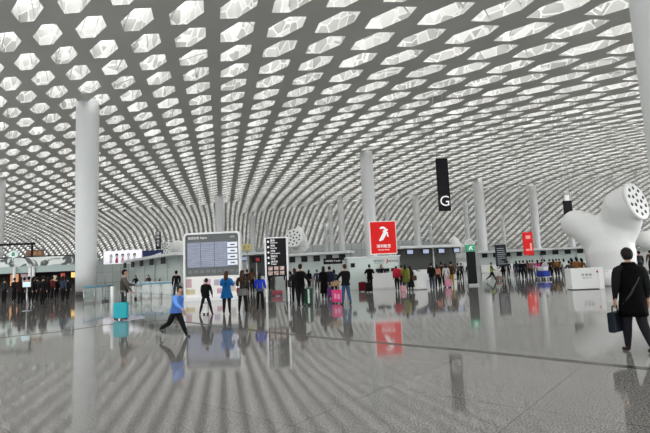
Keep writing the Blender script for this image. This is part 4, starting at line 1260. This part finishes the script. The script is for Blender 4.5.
# right of the pillar
t, wr, pz = P(492.5, 281.3, 263, 70, 'walker in a yellow green safety vest', top=(.02, .03, .03), legs=BLACK, ll=(26, 6), rl=(-26, 30), la=(-20, 8, 30), ra=(25, 8, 40), coat=(-.02, (.45, .62, .12), .01, .255, 'safety_vest'))
P(504, 279, 262, 180, 'figure in flared black coat before the dark notice board', top=BLACK, legs=BLACK, coat=(-.12, BLACK, .10), la=(10, 25, 60), ra=(10, 25, 60), hairlen=.6)
P(509, 277.5, 264, 160, 'slim dark person right of the flared black coat', top=(.03, .03, .04), legs=BLACK)
g = ground(499.5, 280.4); suitcase(g.x, g.y, 15, .45, .36, .3, (.22, .13, .11), 'low brown case trailing behind the safety vest walker', 'suitcases around the hall', handle=.3)
crowd = [
 (517.3, 277.8, 262.2, NAVY, (.05, .06, .1), 'leftmost person of the far right crowd in navy jacket'),
 (521, 278.4, 263.5, (.03, .03, .035), BLACK, 'second person of the far right crowd in charcoal'),
 (524.6, 279.6, 261.6, BLACK, BLACK, 'third person of the far right crowd in black, standing nearest the camera'),
 (528.2, 276.5, 263, (.10, .09, .09), (.03, .03, .03), 'person in grey brown just left of the red jacket'),
 (531.2, 278.2, 262.5, (.30, .12, .12), (.03, .03, .04), 'person in faded red jacket left of the magenta coat'),
 (534, 277.3, 262.8, (.25, .25, .25), BLACK, 'person in light grey between faded red jacket and magenta coat'),
 (538.8, 278.5, 261.3, (.50, .03, .20), (.05, .04, .09), 'person in a magenta coat in the far right crowd'),
 (546, 278.4, 262, (.60, .58, .56), (.06, .07, .2), 'person in white top behind the blue luggage cart'),
 (550.8, 276.8, 260.8, (.03, .02, .02), BLACK, 'tall person in black just right of the blue luggage cart'),
 (554.3, 275.6, 261.5, (.16, .06, .03), BLACK, 'person in rust brown jacket in the far right crowd'),
 (557.6, 275.8, 261.8, (.25, .13, .04), (.02, .02, .02), 'person in tan jacket in the far right crowd'),
 (560.6, 275.4, 260.6, BLACK, BLACK, 'dark person left of the white shirted walker'),
 (565, 276.4, 261.6, (.66, .65, .63), (.3, .3, .3), 'walker in white shirt at the right end of the crowd'),
 (543, 274.6, 262.2, (.05, .03, .02), BLACK, 'distant person in dark brown behind the magenta coat'),
]
for k, (px, ft, hd_, tp, lg, lb) in enumerate(crowd):
    P(px, ft, hd_, [170, 200, 150, 185, 165, 190][k % 6], lb, top=tp, legs=lg, ll=(8 if k % 2 else -6, 6), rl=(-8 if k % 2 else 8, 8), la=(10 + 6 * (k % 3), 8, 40), hairlen=.6 if k % 3 == 0 else 0,
      coat=(-.08, tp, .02) if k % 2 else None, group='crowd at the far right')
# luggage cart
g = ground(543.5, 279.5); t = board('luggage_cart', (g.x, g.y, 0), 20); tag(t, 'airport trolley loaded with blue and white bags', 'luggage cart')
b = bmesh.new(); box(b, -.35, .35, -.5, .5, .18, .22, 0, .01); build('platform', b, M['steel'], t)
b = bmesh.new(); tube(b, [(-.3, .48, .2), (-.3, .62, 1.0), (.3, .62, 1.0), (.3, .48, .2)], .02, 8); build('handle', b, M['chrome'], t)
for sx_, sy_ in ((-.28, -.42), (.28, -.42), (-.28, .42), (.28, .42)):
    b = bmesh.new(); tube(b, [(sx_ - .02, sy_, .08), (sx_ + .02, sy_, .08)], .08, 12); box(b, sx_ - .03, sx_ + .03, sy_ - .015, sy_ + .015, .08, .19); build('wheel', b, M['rubber'], t)
tt_ = empty('travel_bag', (g.x, g.y, .22), math.radians(20)); tag(tt_, 'cobalt blue bag lying on the airport trolley', 'bag')
b = bmesh.new(); box(b, -.33, .33, -.42, .40, 0, .42, 0, .09); build('bag_body', b, cm((.03, .05, .32)), tt_)
b = bmesh.new(); tube(b, [(-.15, 0, .40), (-.1, 0, .47), (.1, 0, .47), (.15, 0, .40)], .015, 6); build('strap', b, cm(BLACK), tt_)
tt_ = empty('travel_bag', (g.x, g.y, .64), math.radians(30)); tag(tt_, 'white bag stacked on top of the cobalt blue bag', 'bag')
b = bmesh.new(); box(b, -.28, .28, -.28, .28, .015, .33, 0, .08); build('bag_body', b, cm((.6, .6, .62)), tt_)
# right behind the desk
for px, ft, hd_, tp, lb in ((573.5, 283, 258.5, (.04, .03, .03), 'dark haired person just left behind the information desk'), (578.5, 283, 257.5, (.30, .13, .05), 'person in orange brown behind the information desk'),
                            (583.5, 282.5, 259, (.25, .12, .04), 'second orange brown clad person behind the information desk')):
    P(px, ft, hd_, 180, lb, top=tp, legs=BLACK, hairlen=.3)
P(571, 284.6, 264, 150, 'crouched looking dark person left of the information desk', top=(.05, .05, .05), legs=BLACK, lo=1.4, ll=(20, 10), rl=(-14, 20))
P(652, 273.5, 247, 170, 'distant person in brown at the right edge behind the vent tree', top=(.06, .04, .03), legs=BLACK)
P(641.5, 277, 251.5, 190, 'distant dark person between vent tree and black coated man', top=(.03, .03, .03), legs=BLACK)
# walker behind the blue barrier
P(176.5, 299.3, 270.5, -150, 'man in black jacket and jeans walking left of the flight board', top=BLACK, legs=(.04, .055, .08), ll=(20, 6), rl=(-18, 20), la=(-15, 8, 30), ra=(20, 8, 40), hi=False)
# people beside the board, far
for k, (px, ft, hd_, tp, lb) in enumerate(((247.5, 293, 270, (.03, .025, .02), 'dark clad person glimpsed right of the long haired woman'), (252.5, 293, 268.5, (.10, .05, .03), 'brown haired person in brown between the two women at the board'),
        (268.5, 290, 268, BLACK, 'dark person seen through the directory frame at its left'), (288.5, 293, 267.5, (.02, .02, .02), 'dark person right beside the directory frame'))):
    P(px, ft, hd_, 175 + 8 * k, lb, top=tp, legs=BLACK, hairlen=.6 if k % 2 else 0)
g = ground(277.5, 296); suitcase(g.x, g.y, 20, .62, .34, .3, (.28, .02, .05), 'low dark red case seen through the open foot of the directory', 'suitcases around the hall', handle=.3)
# counter staff
for px, D_, tp, lb, z in ((193 - 60, 44.6, BLACK, 'clerk behind the left check-in counter under the first monitors', 0), (146, 44.4, (.05, .03, .03), 'clerk behind the left check-in counter near its middle', 0), (160, 44, BLACK, 'clerk at the right end of the left check-in counter', 0),
                       (300 + 81, 34.3, BLACK, 'clerk in black behind the white service counter desk', 0)):
    v = at(px, 270, D_)
    person(v.x, D_ + (-.35 if D_ < 40 else .62), 0, 1.64, lb, top=tp, legs=BLACK, la=(25, 8, 50), ra=(25, 8, 50), hairlen=.2)
# crowd at the food stands
left = [(14, 302, 276, BLACK, 170), (20, 304.5, 275, (.04, .02, .02), 200), (24, 303, 277, BLACK, 150), (28.2, 305, 275.5, (.025, .025, .03), 180), (33, 304, 276.5, BLACK, 165), (36.8, 300.5, 277, (.05, .05, .055), 190),
        (42.8, 304.8, 275.8, BLACK, 175), (47.5, 299, 277.5, (.03, .02, .02), 200), (52, 299.5, 276.5, (.12, .02, .02), 160), (56.5, 298.8, 278, BLACK, 180), (62.8, 303, 276.5, (.04, .055, .09), 170), (67.5, 300, 278, (.02, .02, .02), 190), (4, 303, 277.5, (.03, .03, .03), 175)]
llab = ['person in black close right of the pale menu board', 'person in dark red brown before the white food stand post', 'person in black turned sideways behind the screen stand', 'person in charcoal right of the small pale blue screen',
        'person in black right of the charcoal one at the food stand', 'person in dark grey in the food stand queue', 'tall person in black in the middle of the food stand queue', 'person in dark brown behind the middle of the queue',
        'person with dark red jacket in the food stand queue', 'short person in black left of the denim jacket', 'person in denim blue jacket near the thick left column', 'dark person nearest the thick left column', 'dark person at the far left edge of the picture']
for k, ((px, ft, hd_, tp, yw), lb) in enumerate(zip(left, llab)):
    P(px, ft, hd_, yw, lb, top=tp, legs=BLACK, ll=(6 * (k % 3), 4), rl=(-5 * (k % 3), 8), la=(10 + 8 * (k % 3), 8, 20 + 12 * (k % 4)), hairlen=.5 if k % 3 == 1 else 0, coat=(-.08, tp, .02) if k % 2 else None, group='queue at the food stands')
